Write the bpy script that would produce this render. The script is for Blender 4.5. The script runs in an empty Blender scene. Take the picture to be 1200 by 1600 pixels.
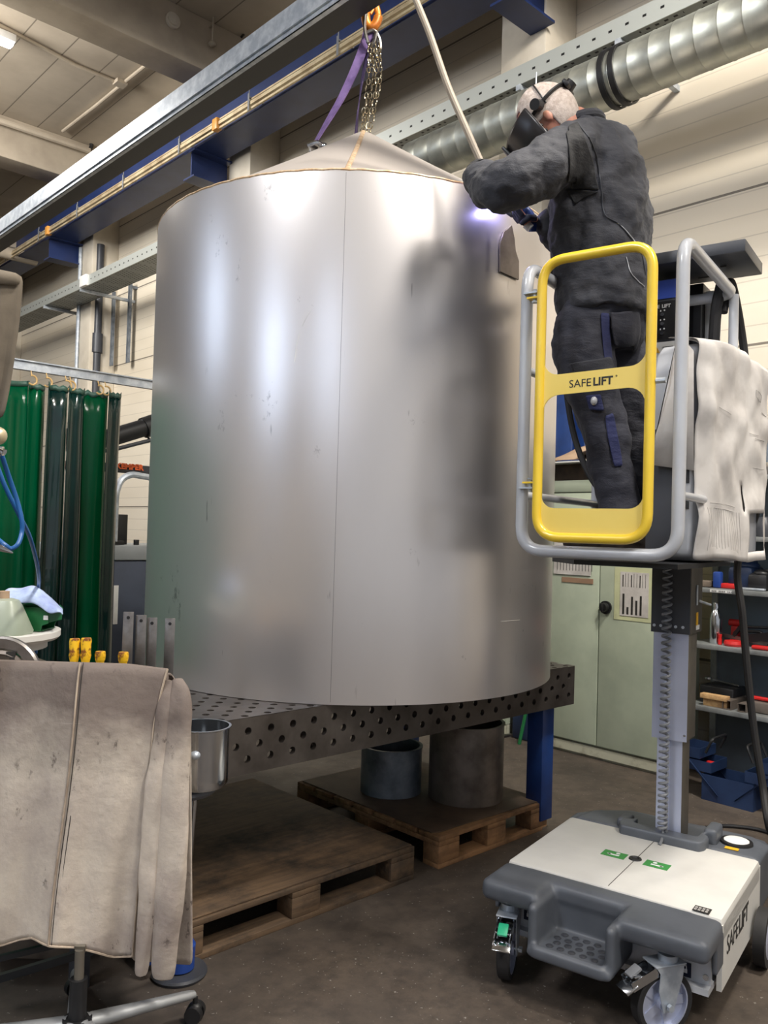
import bpy, bmesh, math, random
from mathutils import Vector, Matrix, noise
from math import sin, cos, pi, radians, atan2, sqrt
random.seed(7)
V = Vector
sc = bpy.context.scene
COL = sc.collection

# ------------------------------------------------------------------ camera
# room frame: +X towards the long wall, +Y along the wall away from the viewer, Z up
FPX, PITCH, ROLL, YAW, CAMH = 1291.0, 0.0231, -0.0287, 0.7545, 1.53
RT = V((cos(YAW), -sin(YAW), 0)); FH = V((sin(YAW), cos(YAW), 0)); UZ = V((0, 0, 1))
FW = cos(PITCH)*FH + sin(PITCH)*UZ
_dn = sin(PITCH)*FH - cos(PITCH)*UZ
RI = cos(ROLL)*RT + sin(ROLL)*_dn
DN = -sin(ROLL)*RT + cos(ROLL)*_dn
cd = bpy.data.cameras.new('camera'); cam = bpy.data.objects.new('camera', cd); COL.objects.link(cam)
cam.matrix_world = Matrix(((RI.x, -DN.x, -FW.x, 0), (RI.y, -DN.y, -FW.y, 0), (RI.z, -DN.z, -FW.z, CAMH), (0, 0, 0, 1)))
cd.sensor_fit = 'HORIZONTAL'; cd.sensor_width = 36; cd.lens = FPX/1200*36; cd.clip_start = .05
sc.camera = cam

# ------------------------------------------------------------------ exposure, world, lights
sc.view_settings.view_transform = 'Standard'; sc.view_settings.look = 'None'
sc.view_settings.gamma = 1; sc.view_settings.use_curve_mapping = False
sc.view_settings.exposure = 0.0
wd = bpy.data.worlds.new('World'); sc.world = wd; wd.use_nodes = True
bg = wd.node_tree.nodes['Background']; bg.inputs[0].default_value = (.93, .95, 1, 1); bg.inputs[1].default_value = .5

def area(name, loc, target, size, energy, color=(1, 1, 1), size_y=None):
    l = bpy.data.lights.new(name, 'AREA'); l.energy = energy; l.color = color; l.size = size
    if size_y: l.shape = 'RECTANGLE'; l.size_y = size_y
    o = bpy.data.objects.new(name, l); COL.objects.link(o); o.location = loc
    o.rotation_euler = (V(target)-V(loc)).to_track_quat('-Z', 'Y').to_euler()
    return o
area('hall_lamp_or_fill', (1.3, -3.2, 6.6), (2.6, 2.6, 1.6), 1.2, 340, (1, .95, .88), 1.6)
area('hall_lamp_or_fill', (-3.5, 2.0, 7.1), (.5, 3.2, 0), 1.6, 520, (.96, .97, 1), 3)  # unseen fill added to brighten the left walls and tank front
area('hall_lamp_or_fill', (1.0, 9.5, 6.3), (4.5, 11, 3), 1.4, 420, (1, .96, .9), 2)
area('hall_lamp_or_fill', (2.75, .25, 6.7), (3.3, 1.5, 1.0), .5, 640, (1, .94, .85), .9)

# ------------------------------------------------------------------ helpers
def ray(x, y): return (x-600)/FPX*RI + (y-800)/FPX*DN + FW
def at(x, y, d): return V((0, 0, CAMH)) + d*ray(x, y)
def onz(x, y, z): r = ray(x, y); return V((0, 0, CAMH)) + (z-CAMH)/r.z*r
def onx(x, y, X): r = ray(x, y); return V((0, 0, CAMH)) + X/r.x*r
def ony(x, y, Y): r = ray(x, y); return V((0, 0, CAMH)) + Y/r.y*r

class MB:
    def __init__(s): s.bm = bmesh.new()
    def _xf(s, vs, M):
        if M is not None:
            for v in vs: v.co = M @ v.co
        return s
    def box(s, c, size, M=None, bev=0, seg=2):
        r = bmesh.ops.create_cube(s.bm, size=1); vs = r['verts']
        for v in vs: v.co = V((v.co.x*size[0]+c[0], v.co.y*size[1]+c[1], v.co.z*size[2]+c[2]))
        if bev:
            es = list({e for v in vs for e in v.link_edges})
            o = bmesh.ops.bevel(s.bm, geom=es, offset=bev, segments=seg, profile=.5, affect='EDGES')
            vs = list({v for f in o['faces'] for v in f.verts} | {v for v in vs if v.is_valid})
        return s._xf(vs, M)
    def b2(s, a, b, M=None, bev=0):
        a, b = V(a), V(b); return s.box((a+b)/2, [abs(q) for q in (b-a)], M, bev)
    def cyl(s, p0, p1, r, r2=None, seg=16, caps=True):
        p0, p1 = V(p0), V(p1); d = p1-p0
        o = bmesh.ops.create_cone(s.bm, cap_ends=caps, cap_tris=False, segments=seg, radius1=r, radius2=r if r2 is None else r2, depth=d.length)
        M = Matrix.Translation((p0+p1)/2) @ d.to_track_quat('Z', 'Y').to_matrix().to_4x4()
        for v in o['verts']: v.co = M @ v.co
        return s
    def bar(s, p0, p1, w, h, up=(0, 0, 1)):
        p0, p1 = V(p0), V(p1); d = (p1-p0).normalized(); sd = d.cross(V(up)).normalized(); u = sd.cross(d)
        M = Matrix(((sd.x, d.x, u.x, 0), (sd.y, d.y, u.y, 0), (sd.z, d.z, u.z, 0), (0, 0, 0, 1))); M.translation = (p0+p1)/2
        return s.box((0, 0, 0), (w, (p1-p0).length, h), M)
    def sph(s, c, r, sc_=(1, 1, 1), M=None, u=16, v=10):
        o = bmesh.ops.create_uvsphere(s.bm, u_segments=u, v_segments=v, radius=r)
        for q in o['verts']:
            q.co = V((q.co.x*sc_[0]+c[0], q.co.y*sc_[1]+c[1], q.co.z*sc_[2]+c[2]))
        return s._xf(o['verts'], M)
    def lathe(s, prof, c=(0, 0, 0), seg=32, M=None, close=False):
        rings = []
        for r, z in prof:
            rings.append([s.bm.verts.new((c[0]+r*cos(2*pi*i/seg), c[1]+r*sin(2*pi*i/seg), c[2]+z)) for i in range(seg)])
        n = len(rings); vs = [v for R in rings for v in R]
        for k in range(n if close else n-1):
            a, b = rings[k], rings[(k+1) % n]
            for i in range(seg):
                j = (i+1) % seg
                s.bm.faces.new((a[i], a[j], b[j], b[i]))
        return s._xf(vs, M)
    def tube(s, pts, r, seg=10, closed=False, flat=1.0):
        pts = [V(p) for p in pts]; n = len(pts); rings = []; prev = None
        rr = r if isinstance(r, (list, tuple)) else [r]*n
        for i, p in enumerate(pts):
            a = pts[(i-1) % n] if (closed or i > 0) else p; b = pts[(i+1) % n] if (closed or i < n-1) else p
            t = (b-a).normalized()
            if prev is None:
                u = t.cross(V((0, 0, 1)));
                if u.length < .05: u = t.cross(V((1, 0, 0)))
                u.normalize()
            else: u = (prev - t*prev.dot(t)).normalized()
            prev = u; w = t.cross(u)
            rings.append([s.bm.verts.new(p + rr[i]*(cos(2*pi*k/seg)*u + flat*sin(2*pi*k/seg)*w)) for k in range(seg)])
        for i in range(n if closed else n-1):
            a, b = rings[i], rings[(i+1) % n]
            for k in range(seg):
                j = (k+1) % seg; s.bm.faces.new((a[k], a[j], b[j], b[k]))
        if not closed:
            s.bm.faces.new(rings[0][::-1]); s.bm.faces.new(rings[-1])
        return s
    def loft(s, rings, caps=True):
        R = [[s.bm.verts.new(p) for p in ring] for ring in rings]; n = len(R[0])
        for a, b in zip(R, R[1:]):
            for k in range(n):
                j = (k+1) % n; s.bm.faces.new((a[k], a[j], b[j], b[k]))
        if caps: s.bm.faces.new(R[0][::-1]); s.bm.faces.new(R[-1])
        return s
    def prism(s, poly, z0, z1, M=None):
        a = [s.bm.verts.new((x, y, z0)) for x, y in poly]; b = [s.bm.verts.new((x, y, z1)) for x, y in poly]; n = len(poly)
        s.bm.faces.new(a[::-1]); s.bm.faces.new(b)
        for i in range(n): j = (i+1) % n; s.bm.faces.new((a[i], a[j], b[j], b[i]))
        return s._xf(a+b, M)
    def sheet(s, rows, sub=1):
        g = [[s.bm.verts.new(p) for p in r] for r in rows]
        for a, b in zip(g, g[1:]):
            for i in range(len(a)-1): s.bm.faces.new((a[i], a[i+1], b[i+1], b[i]))
        return s

def arc(pts, rad, n=6, closed=False):
    """round the corners of a polyline"""
    pts = [V(p) for p in pts]; N = len(pts); out = []
    for i, p in enumerate(pts):
        if not closed and i in (0, N-1): out.append(p); continue
        a = (pts[(i-1) % N]-p); b = (pts[(i+1) % N]-p); r = min(rad, a.length*.49, b.length*.49)
        a.normalize(); b.normalize(); ang = a.angle(b)
        if ang > 3.1: out.append(p); continue
        t = r; A = p+a*t; B = p+b*t
        for k in range(n+1):
            q = k/n; out.append((1-q)**2*A + 2*q*(1-q)*p + q*q*B)
    return out
def smooth_path(pts, n=8):
    pts = [V(p) for p in pts]; P = [2*pts[0]-pts[1]] + pts + [2*pts[-1]-pts[-2]]; out = []
    for i in range(1, len(P)-2):
        a, b, c, d = P[i-1:i+3]
        for k in range(n):
            t = k/n; out.append(.5*((2*b)+(c-a)*t+(2*a-5*b+4*c-d)*t*t+(3*b-a-3*c+d)*t**3))
    out.append(pts[-1]); return out

WM = {}
def tag(o, label=None, cat=None, group=None, kind=None):
    if label: o['label'] = label
    if cat: o['category'] = cat
    if group: o['group'] = group
    if kind: o['kind'] = kind
    return o
def thing(name, label, cat, loc=(0, 0, 0), rz=0, group=None):
    o = bpy.data.objects.new(name, None); COL.objects.link(o); o.empty_display_size = .1
    o.location = loc; o.rotation_euler = (0, 0, rz)
    WM[o.name] = Matrix.Translation(V(loc)) @ Matrix.Rotation(rz, 4, 'Z')
    return tag(o, label, cat, group)
def mesh_from(name, mb, mat, local_inv=None, ang=35):
    bm = mb.bm; bmesh.ops.recalc_face_normals(bm, faces=bm.faces)
    if local_inv is not None: bm.transform(local_inv)
    me = bpy.data.meshes.new(name); bm.to_mesh(me); bm.free()
    for p in me.polygons: p.use_smooth = True
    try: me.set_sharp_from_angle(angle=radians(ang))
    except Exception: pass
    me.materials.append(mat); return me
def obj(name, mb, mat, parent=None, local=False, label=None, cat=None, group=None, kind=None, ang=35):
    """world coordinates unless local=True; top-level meshes get their origin at their base"""
    if parent is not None:
        M = WM[parent.name]; me = mesh_from(name, mb, mat, None if local else M.inverted(), ang)
        o = bpy.data.objects.new(name, me); COL.objects.link(o); o.parent = parent; WM[o.name] = M
    else:
        cs = [v.co for v in mb.bm.verts]
        c = V(((min(v.x for v in cs)+max(v.x for v in cs))/2, (min(v.y for v in cs)+max(v.y for v in cs))/2, min(v.z for v in cs)))
        M = Matrix.Translation(c); me = mesh_from(name, mb, mat, M.inverted(), ang)
        o = bpy.data.objects.new(name, me); COL.objects.link(o); o.location = c; WM[o.name] = M
    return tag(o, label, cat, group, kind)
def struct(name, mb, mat): return obj(name, mb, mat, kind='structure')
def bake(o):
    """apply the modifiers of o"""
    dg = bpy.context.evaluated_depsgraph_get(); dg.update()
    me = bpy.data.meshes.new_from_object(o.evaluated_get(dg)); mats = list(o.data.materials)
    o.modifiers.clear(); o.data = me
    for p in me.polygons: p.use_smooth = True
    return o
def solid(o, t, sub=0, off=0):
    if sub: m = o.modifiers.new('sub', 'SUBSURF'); m.levels = m.render_levels = sub
    m = o.modifiers.new('sol', 'SOLIDIFY'); m.thickness = t; m.offset = off
    return o
def copy_tree(o, parent=None):
    c = o.copy(); COL.objects.link(c); c.parent = parent
    for ch in list(o.children): copy_tree(ch, c)
    return c
def text(name, s, size, origin, xd, yd, mat, parent, bold=0.0, ext=.0006, local=False, label=None, spacing=1.0, align='LEFT'):
    cu = bpy.data.curves.new(name, 'FONT'); cu.body = s; cu.size = size; cu.extrude = ext; cu.offset = bold
    cu.space_character = spacing; cu.align_x = align; cu.resolution_u = 3
    t = bpy.data.objects.new('tmp_text', cu); COL.objects.link(t)
    dg = bpy.context.evaluated_depsgraph_get(); dg.update()
    me = bpy.data.meshes.new_from_object(t.evaluated_get(dg)); bpy.data.objects.remove(t); bpy.data.curves.remove(cu)
    xd, yd = V(xd).normalized(), V(yd).normalized(); zd = xd.cross(yd)
    M = Matrix(((xd.x, yd.x, zd.x, 0), (xd.y, yd.y, zd.y, 0), (xd.z, yd.z, zd.z, 0), (0, 0, 0, 1))); M.translation = V(origin)
    if parent is not None and not local: M = WM[parent.name].inverted() @ M
    me.transform(M); me.name = name; me.materials.clear(); me.materials.append(mat)
    o = bpy.data.objects.new(name, me); COL.objects.link(o)
    if parent is not None: o.parent = parent; WM[o.name] = WM[parent.name]
    if label: o['label'] = label
    return o

# ------------------------------------------------------------------ materials
def hx(r, g, b):
    f = lambda c: ((c/255+.055)/1.055)**2.4 if c > 10 else c/255/12.92
    return (f(r), f(g), f(b), 1)
class NT:
    def __init__(s, name):
        s.m = bpy.data.materials.new(name); s.m.use_nodes = True; s.t = s.m.node_tree
        s.p = s.t.nodes['Principled BSDF']; s.tc = s.t.nodes.new('ShaderNodeTexCoord')
    def n(s, t, **k):
        x = s.t.nodes.new('ShaderNode'+t)
        for a, b in k.items(): setattr(x, a, b)
        return x
    def l(s, a, b): s.t.links.new(a, b)
    def mp(s, scale=(1, 1, 1), rot=(0, 0, 0), co='Object'):
        m = s.n('Mapping'); m.inputs['Scale'].default_value = scale; m.inputs['Rotation'].default_value = rot
        s.l(s.tc.outputs[co], m.inputs[0]); return m.outputs[0]
    def noise(s, scale, vec=None, detail=4, rough=.6):
        x = s.n('TexNoise'); x.inputs['Scale'].default_value = scale; x.inputs['Detail'].default_value = detail; x.inputs['Roughness'].default_value = rough
        s.l(vec if vec is not None else s.tc.outputs['Object'], x.inputs['Vector']); return x.outputs['Fac']
    def ramp(s, fac, a, b, ca=(0, 0, 0, 1), cb=(1, 1, 1, 1)):
        r = s.n('ValToRGB'); r.color_ramp.elements[0].position = a; r.color_ramp.elements[1].position = b
        r.color_ramp.elements[0].color = ca; r.color_ramp.elements[1].color = cb
        s.l(fac, r.inputs[0]); return r.outputs[0]
    def mix(s, fac, a, b, mode='MIX'):
        x = s.n('Mix', data_type='RGBA', blend_type=mode)
        for i, q in ((0, fac), (6, a), (7, b)):
            if isinstance(q, (int, float)): x.inputs[i].default_value = q
            elif isinstance(q, tuple): x.inputs[i].default_value = q
            else: s.l(q, x.inputs[i])
        return x.outputs[2]
    def math(s, op, a, b=0.0):
        x = s.n('Math', operation=op)
        for i, q in enumerate((a, b)):
            if isinstance(q, (int, float)): x.inputs[i].default_value = q
            else: s.l(q, x.inputs[i])
        return x.outputs[0]
    def bump(s, h, strength=.3, dist=.01):
        b = s.n('Bump'); b.inputs['Strength'].default_value = strength; b.inputs['Distance'].default_value = dist
        s.l(h, b.inputs['Height']); s.l(b.outputs[0], s.p.inputs['Normal']); return b
    def set(s, **k):
        for a, b in k.items():
            i = s.p.inputs[a.replace('_', ' ')]
            if hasattr(b, 'is_linked') or hasattr(b, 'links'): s.l(b, i)
            else: i.default_value = b
        return s
def mat(name, c, rough=.5, metal=0, c2=None, ns=6, lo=.4, hi=.65, bump=0, bs=None, **k):
    t = NT(name); t.p.inputs['Roughness'].default_value = rough; t.p.inputs['Metallic'].default_value = metal
    if c2 is None: c2 = tuple(q*.86 for q in c[:3])+(1,)
    f = t.ramp(t.noise(ns), lo, hi)
    t.l(t.mix(f, c, c2), t.p.inputs['Base Color'])
    if bump: t.bump(t.noise(bs or ns*4), bump, .004)
    for a, b in k.items(): t.p.inputs[a.replace('_', ' ')].default_value = b
    return t.m
M = {}
M['white_wall'] = None
def wallmat():
    t = NT('wall_panels'); sx = t.n('SeparateXYZ'); t.l(t.tc.outputs['Object'], sx.inputs[0]); z = sx.outputs[2]
    fr = t.math('FRACT', t.math('DIVIDE', z, .16)); thin = t.math('LESS_THAN', fr, .055)
    fr2 = t.math('FRACT', t.math('DIVIDE', t.math('ADD', z, .46), 1.12)); joint = t.math('LESS_THAN', fr2, .016)
    base = t.mix(t.ramp(t.noise(.7, t.mp((.2, .2, 1.2))), .35, .7), hx(228, 218, 200), hx(205, 193, 172))
    base = t.mix(t.math('MULTIPLY', thin, .28), base, hx(120, 110, 98))
    base = t.mix(t.math('MULTIPLY', joint, .8), base, hx(70, 62, 54))
    t.l(base, t.p.inputs['Base Color']); t.p.inputs['Roughness'].default_value = .55
    t.bump(t.math('SUBTRACT', 1.0, thin), .3, .006); return t.m
M['wall'] = wallmat()
def ceilmat():
    t = NT('ceiling_panels'); sx = t.n('SeparateXYZ'); t.l(t.tc.outputs['Object'], sx.inputs[0])
    f = t.math('FRACT', t.math('DIVIDE', t.math('ADD', sx.outputs[0], .02), .496)); j = t.math('LESS_THAN', f, .03)
    base = t.mix(t.ramp(t.noise(1.3), .35, .7), hx(190, 178, 160), hx(172, 160, 143))
    t.l(t.mix(t.math('MULTIPLY', j, .75), base, hx(95, 87, 76)), t.p.inputs['Base Color']); t.p.inputs['Roughness'].default_value = .8
    t.bump(t.math('SUBTRACT', 1.0, j), .4, .01); return t.m
M['ceiling'] = ceilmat()
M['beam'] = mat('concrete_beam', hx(182, 170, 152), .8, 0, hx(166, 154, 137), 2, bump=.1)
M['column'] = mat('painted_column', hx(205, 196, 180), .6, 0, hx(185, 176, 160), 2)
def floormat():
    t = NT('workshop_floor'); a = t.ramp(t.noise(1.1, None, 8, .7), .38, .66); b = t.ramp(t.noise(16, None, 6, .7), .42, .66)
    base = t.mix(a, hx(84, 74, 65), hx(58, 51, 46)); base = t.mix(t.math('MULTIPLY', b, .55), base, hx(46, 41, 38))
    sp = t.ramp(t.noise(75, None, 2, .5), .70, .74); base = t.mix(t.math('MULTIPLY', sp, .55), base, hx(160, 155, 148))
    t.l(base, t.p.inputs['Base Color']); t.l(t.ramp(t.noise(3), .3, .8, (.5, .5, .5, 1), (.8, .8, .8, 1)), t.p.inputs['Roughness'])
    t.bump(t.noise(60), .12, .004); return t.m
M['floor'] = floormat()
def tankmat(name, base, rough, aniso, dirt, met=.78):
    t = NT(name); t.p.inputs['Metallic'].default_value = met
    n1 = t.ramp(t.noise(1.4, t.mp((1, 1, .5)), 6), .35, .72)
    c = t.mix(n1, base, tuple(q*.93 for q in base[:3])+(1,))
    n2 = t.ramp(t.noise(5.5, t.mp((1, 1, .7)), 8, .75), .64, .72); c = t.mix(t.math('MULTIPLY', n2, dirt), c, hx(92, 84, 82))
    n3 = t.ramp(t.noise(26, t.mp((1, 1, .12)), 3, .6), .69, .74); n4 = t.ramp(t.noise(2.3), .5, .6)
    c = t.mix(t.math('MULTIPLY', t.math('MULTIPLY', n3, n4), dirt), c, hx(70, 62, 60))
    t.l(c, t.p.inputs['Base Color'])
    r = t.math('ADD', t.math('MULTIPLY', n1, .06), rough); t.l(r, t.p.inputs['Roughness'])
    t.p.inputs['Anisotropic'].default_value = aniso
    tg = t.n('Tangent', direction_type='RADIAL', axis='Z'); t.l(tg.outputs[0], t.p.inputs['Tangent'])
    t.bump(t.noise(1.2), .02, .05); return t.m
M['tank'] = tankmat('tank_steel', (.76, .72, .70, 1), .28, .5, .7, .78)
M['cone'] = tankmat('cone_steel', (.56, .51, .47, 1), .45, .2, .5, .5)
M['weld'] = mat('heat_tinted_weld', hx(196, 160, 122), .4, .35, hx(226, 206, 178), 40)
M['table'] = mat('table_steel', hx(100, 94, 90), .42, .75, hx(76, 70, 66), 5, bump=.05)
M['blue'] = mat('blue_paint', hx(30, 62, 124), .4, 0, hx(24, 50, 104), 5)
M['crane_blue'] = mat('crane_blue_paint', hx(30, 47, 92), .45, 0, hx(24, 39, 80), 3)
M['galv'] = mat('galvanised_steel', hx(206, 212, 218), .4, .45, hx(170, 178, 188), 14, .35, .6)
M['galv2'] = mat('galvanised_duct', hx(186, 188, 178), .40, .8, hx(150, 152, 146), 3)
def traymat():
    t = NT('perforated_tray'); t.p.inputs['Metallic'].default_value = .5; t.p.inputs['Roughness'].default_value = .5
    sx = t.n('SeparateXYZ'); t.l(t.tc.outputs['Object'], sx.inputs[0])
    def cell(v, p, lo, hi): f = t.math('FRACT', t.math('DIVIDE', v, p)); return t.math('MULTIPLY', t.math('GREATER_THAN', f, lo), t.math('LESS_THAN', f, hi))
    blk = cell(sx.outputs[1], .42, .12, .88)
    row = t.math('FLOOR', t.math('DIVIDE', sx.outputs[0], .045)); yo = t.math('ADD', sx.outputs[1], t.math('MULTIPLY', row, .033))
    h = t.math('MULTIPLY', t.math('MULTIPLY', cell(yo, .066, .2, .62), cell(sx.outputs[0], .045, .3, .75)), blk)
    t.l(t.mix(h, hx(128, 132, 130), hx(16, 17, 18)), t.p.inputs['Base Color']); return t.m
def slotmat():
    t = NT('slotted_tray_side'); t.p.inputs['Metallic'].default_value = .4; t.p.inputs['Roughness'].default_value = .45
    sx = t.n('SeparateXYZ'); t.l(t.tc.outputs['Object'], sx.inputs[0])
    def cell(v, p, lo, hi): f = t.math('FRACT', t.math('DIVIDE', v, p)); return t.math('MULTIPLY', t.math('GREATER_THAN', f, lo), t.math('LESS_THAN', f, hi))
    h = t.math('MULTIPLY', cell(sx.outputs[1], .13, .3, .52), cell(t.math('ADD', sx.outputs[2], .005), .09, .42, .62))
    t.l(t.mix(h, hx(176, 180, 176), hx(26, 26, 26)), t.p.inputs['Base Color']); return t.m
M['tray'] = traymat(); M['traysd'] = slotmat()
M['brass'] = mat('copper_rail', hx(206, 192, 160), .4, .45, hx(166, 146, 116), 4)
M['amber'] = mat('amber_plastic', hx(214, 150, 70), .4)
M['black'] = mat('black_plastic', hx(26, 26, 28), .45)
M['rubber'] = mat('black_rubber', hx(34, 33, 34), .7)
M['darkgrey'] = mat('dark_grey_paint', hx(58, 60, 66), .42, 0, hx(50, 52, 58), 5)
M['gm'] = mat('grey_moulded_plastic', hx(86, 90, 97), .45, 0, hx(72, 76, 83), 4, bump=.06, bs=90)
M['midgrey'] = mat('mid_grey_paint', hx(120, 122, 126), .4)
M['alu'] = mat('aluminium', hx(190, 196, 216), .36, .45, hx(174, 180, 202), 3)
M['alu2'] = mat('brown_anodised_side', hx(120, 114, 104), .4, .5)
M['lgrey'] = mat('light_grey_tube', hx(188, 190, 194), .28, 0, hx(176, 178, 184), 4, Coat_Weight=.4)
M['yellow'] = mat('yellow_paint', hx(240, 205, 60), .32, 0, hx(232, 194, 56), 4, Coat_Weight=.4)
M['yellowp'] = mat('yellow_panel', hx(240, 212, 110), .4, 0, hx(236, 206, 100), 4)
M['offwhite'] = mat('off_white_lacquer', hx(214, 212, 206), .38, 0, hx(202, 200, 195), 3)
M['white'] = mat('white', hx(226, 226, 224), .5)
M['chrome'] = mat('chrome', hx(205, 208, 212), .16, 1)
M['steel'] = mat('plain_steel', hx(150, 146, 142), .36, .95, hx(120, 114, 110), 10)
M['dsteel'] = mat('dull_rolled_steel', hx(128, 118, 110), .42, .5, hx(96, 87, 80), 7)
M['gsteel'] = mat('zinc_grey_sheet', hx(132, 140, 150), .42, .5, hx(90, 98, 108), 7)
M['green'] = mat('green_sticker', hx(58, 140, 66), .5)
M['teal'] = mat('teal_release_lever', hx(30, 165, 120), .4)
M['cabinet'] = mat('pale_green_cabinet', hx(178, 188, 168), .5, 0, hx(160, 170, 152), 3, .4, .7)
M['cabinet2'] = mat('cabinet_base_worn', hx(176, 176, 158), .6, 0, hx(120, 112, 96), 6, .5, .7)
M['brownwood'] = mat('dark_stained_board', hx(74, 58, 45), .7, 0, hx(48, 38, 30), 10)
M['card'] = mat('cardboard', hx(176, 150, 124), .8, 0, hx(150, 124, 100), 4)
M['paper'] = mat('white_paper', hx(200, 196, 192), .8, 0, hx(172, 167, 163), 6)
M['shelf'] = mat('shelf_steel', hx(150, 154, 154), .45, .4, hx(120, 122, 122), 5)
M['shelfback'] = mat('shelf_back_panel', hx(110, 122, 134), .6, 0, hx(84, 90, 96), 1.5)
M['red'] = mat('red_plastic', hx(196, 36, 34), .4)
M['dblue'] = mat('toolbox_blue', hx(30, 48, 80), .45, 0, hx(22, 36, 64), 5)
M['bluep'] = mat('blue_plastic', hx(34, 66, 140), .4)
def woodmat(name, a, b, c, s=1.0):
    t = NT(name); v = t.mp((1.5*s, 16*s, 14*s)); n = t.ramp(t.noise(2.2, v, 6), .35, .7)
    base = t.mix(n, a, b); d = t.ramp(t.noise(2.1, None, 7, .75), .45, .62); base = t.mix(t.math('MULTIPLY', d, .9), base, c)
    t.l(base, t.p.inputs['Base Color']); t.p.inputs['Roughness'].default_value = .75; t.bump(n, .3, .004); return t.m
M['dirtywood'] = woodmat('dirty_pallet_wood', hx(104, 82, 60), hx(72, 57, 43), hx(34, 28, 23))
M['wood'] = woodmat('pallet_wood', hx(150, 112, 76), hx(116, 84, 56), hx(80, 58, 40))
M['hardboard'] = mat('brown_hardboard', hx(92, 74, 60), .7, 0, hx(64, 52, 43), 5)
M['palewood'] = woodmat('pale_wood', hx(200, 164, 116), hx(176, 138, 92), hx(130, 96, 64), 2)
def curtainmat(c, c2):
    t = NT('green_welding_strip'); t.l(t.mix(t.ramp(t.noise(1.4, t.mp((3, 3, .3))), .35, .7), c, c2), t.p.inputs['Base Color'])
    t.p.inputs['Roughness'].default_value = .2; t.p.inputs['Transmission Weight'].default_value = .18; t.p.inputs['IOR'].default_value = 1.4
    t.p.inputs['Coat Weight'].default_value = .35; t.p.inputs['Coat Roughness'].default_value = .15
    tr = t.n('BsdfTranslucent'); t.l(t.mix(.5, c, hx(0, 150, 80)), tr.inputs[0]); ms = t.n('MixShader'); ms.inputs[0].default_value = .45
    out = t.t.nodes['Material Output']; t.l(t.p.outputs[0], ms.inputs[1]); t.l(tr.outputs[0], ms.inputs[2]); t.l(ms.outputs[0], out.inputs[0])
    return t.m
M['curtain'] = curtainmat(hx(0, 112, 74), hx(0, 92, 58))
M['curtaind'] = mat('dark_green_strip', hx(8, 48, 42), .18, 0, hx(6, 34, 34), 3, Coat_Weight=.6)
M['curtainh'] = mat('grey_green_hem', hx(60, 92, 80), .5)
def leathermat():
    t = NT('worn_split_leather'); a = t.ramp(t.noise(2.4, None, 7, .7), .36, .64); base = t.mix(a, hx(212, 200, 184), hx(164, 151, 142))
    b = t.ramp(t.noise(1.2, t.mp((1, 1, 1)), 4), .52, .68); base = t.mix(t.math('MULTIPLY', b, .6), base, hx(104, 92, 88))
    sx = t.n('SeparateXYZ'); t.l(t.tc.outputs['Object'], sx.inputs[0])
    wear = t.ramp(t.math('ADD', sx.outputs[2], t.math('MULTIPLY', t.noise(4), .3)), .66, .86); base = t.mix(t.math('MULTIPLY', wear, .85), base, hx(84, 71, 66))
    s = t.ramp(t.noise(30, t.mp((1, 1, .6)), 4, .7), .60, .66); s2 = t.ramp(t.noise(4), .5, .58); base = t.mix(t.math('MULTIPLY', t.math('MULTIPLY', s, s2), .7), base, hx(66, 56, 52))
    cr = t.ramp(t.noise(9, t.mp((.3, .3, 3)), 4), .66, .72); base = t.mix(t.math('MULTIPLY', cr, .35), base, hx(198, 188, 176))
    t.l(base, t.p.inputs['Base Color']); t.p.inputs['Roughness'].default_value = .72; t.bump(t.math('ADD', t.noise(26, None, 6), t.math('MULTIPLY', t.noise(5, None, 3), 3.0)), .45, .006); return t.m
M['leather'] = leathermat()
M['leather2'] = mat('leather_edge', hx(176, 160, 142), .8, 0, hx(146, 130, 114), 12, bump=.3, bs=50)
M['canvas'] = mat('grey_brown_canvas', hx(118, 108, 94), .85, 0, hx(90, 82, 72), 4, bump=.3, bs=30)
def clothmat(name, c, c2):
    t = NT(name); t.l(t.mix(t.ramp(t.noise(3, None, 5), .35, .68), c, c2), t.p.inputs['Base Color']); t.p.inputs['Roughness'].default_value = .78
    t.p.inputs['Sheen Weight'].default_value = .06
    t.bump(t.math('ADD', t.noise(7, t.mp((1, 1, 2.2)), 4), t.math('MULTIPLY', t.noise(260), .12)), .55, .02); return t.m
M['jacket'] = clothmat('charcoal_work_jacket', hx(50, 51, 58), hx(38, 39, 46))
M['jacketb'] = clothmat('black_stretch_panel', hx(20, 20, 24), hx(16, 16, 20))
M['trouser'] = clothmat('dark_work_trousers', hx(42, 43, 54), hx(32, 33, 44))
M['navy'] = clothmat('navy_panel', hx(30, 38, 84), hx(24, 30, 70))
M['boot'] = mat('worn_boot_leather', hx(66, 56, 50), .7, 0, hx(44, 38, 34), 12, bump=.4)
M['skin'] = mat('skin', hx(206, 150, 126), .5, 0, hx(196, 132, 112), 10, Subsurface_Weight=.08)
M['hair'] = mat('short_grey_hair', hx(214, 200, 190), .9, 0, hx(188, 170, 158), 60, bump=.8, bs=300)
M['glove'] = mat('welding_glove', hx(58, 62, 84), .7, 0, hx(44, 48, 66), 10, bump=.2)
M['helmet'] = mat('helmet_shell', hx(44, 40, 40), .3, 0, hx(36, 33, 34), 6)
M['sling'] = mat('violet_webbing', hx(122, 98, 148), .8, 0, hx(92, 70, 118), 14, bump=.3, bs=80)
M['slingd'] = mat('violet_webbing_dark', hx(76, 62, 98), .8)
M['hook'] = mat('orange_hook', hx(206, 128, 40), .4, .3, hx(170, 96, 34), 12)
M['chain'] = mat('chain_steel', hx(190, 178, 150), .25, 1, hx(150, 136, 112), 20)
M['hose'] = mat('beige_hose', hx(150, 138, 122), .6)
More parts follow.
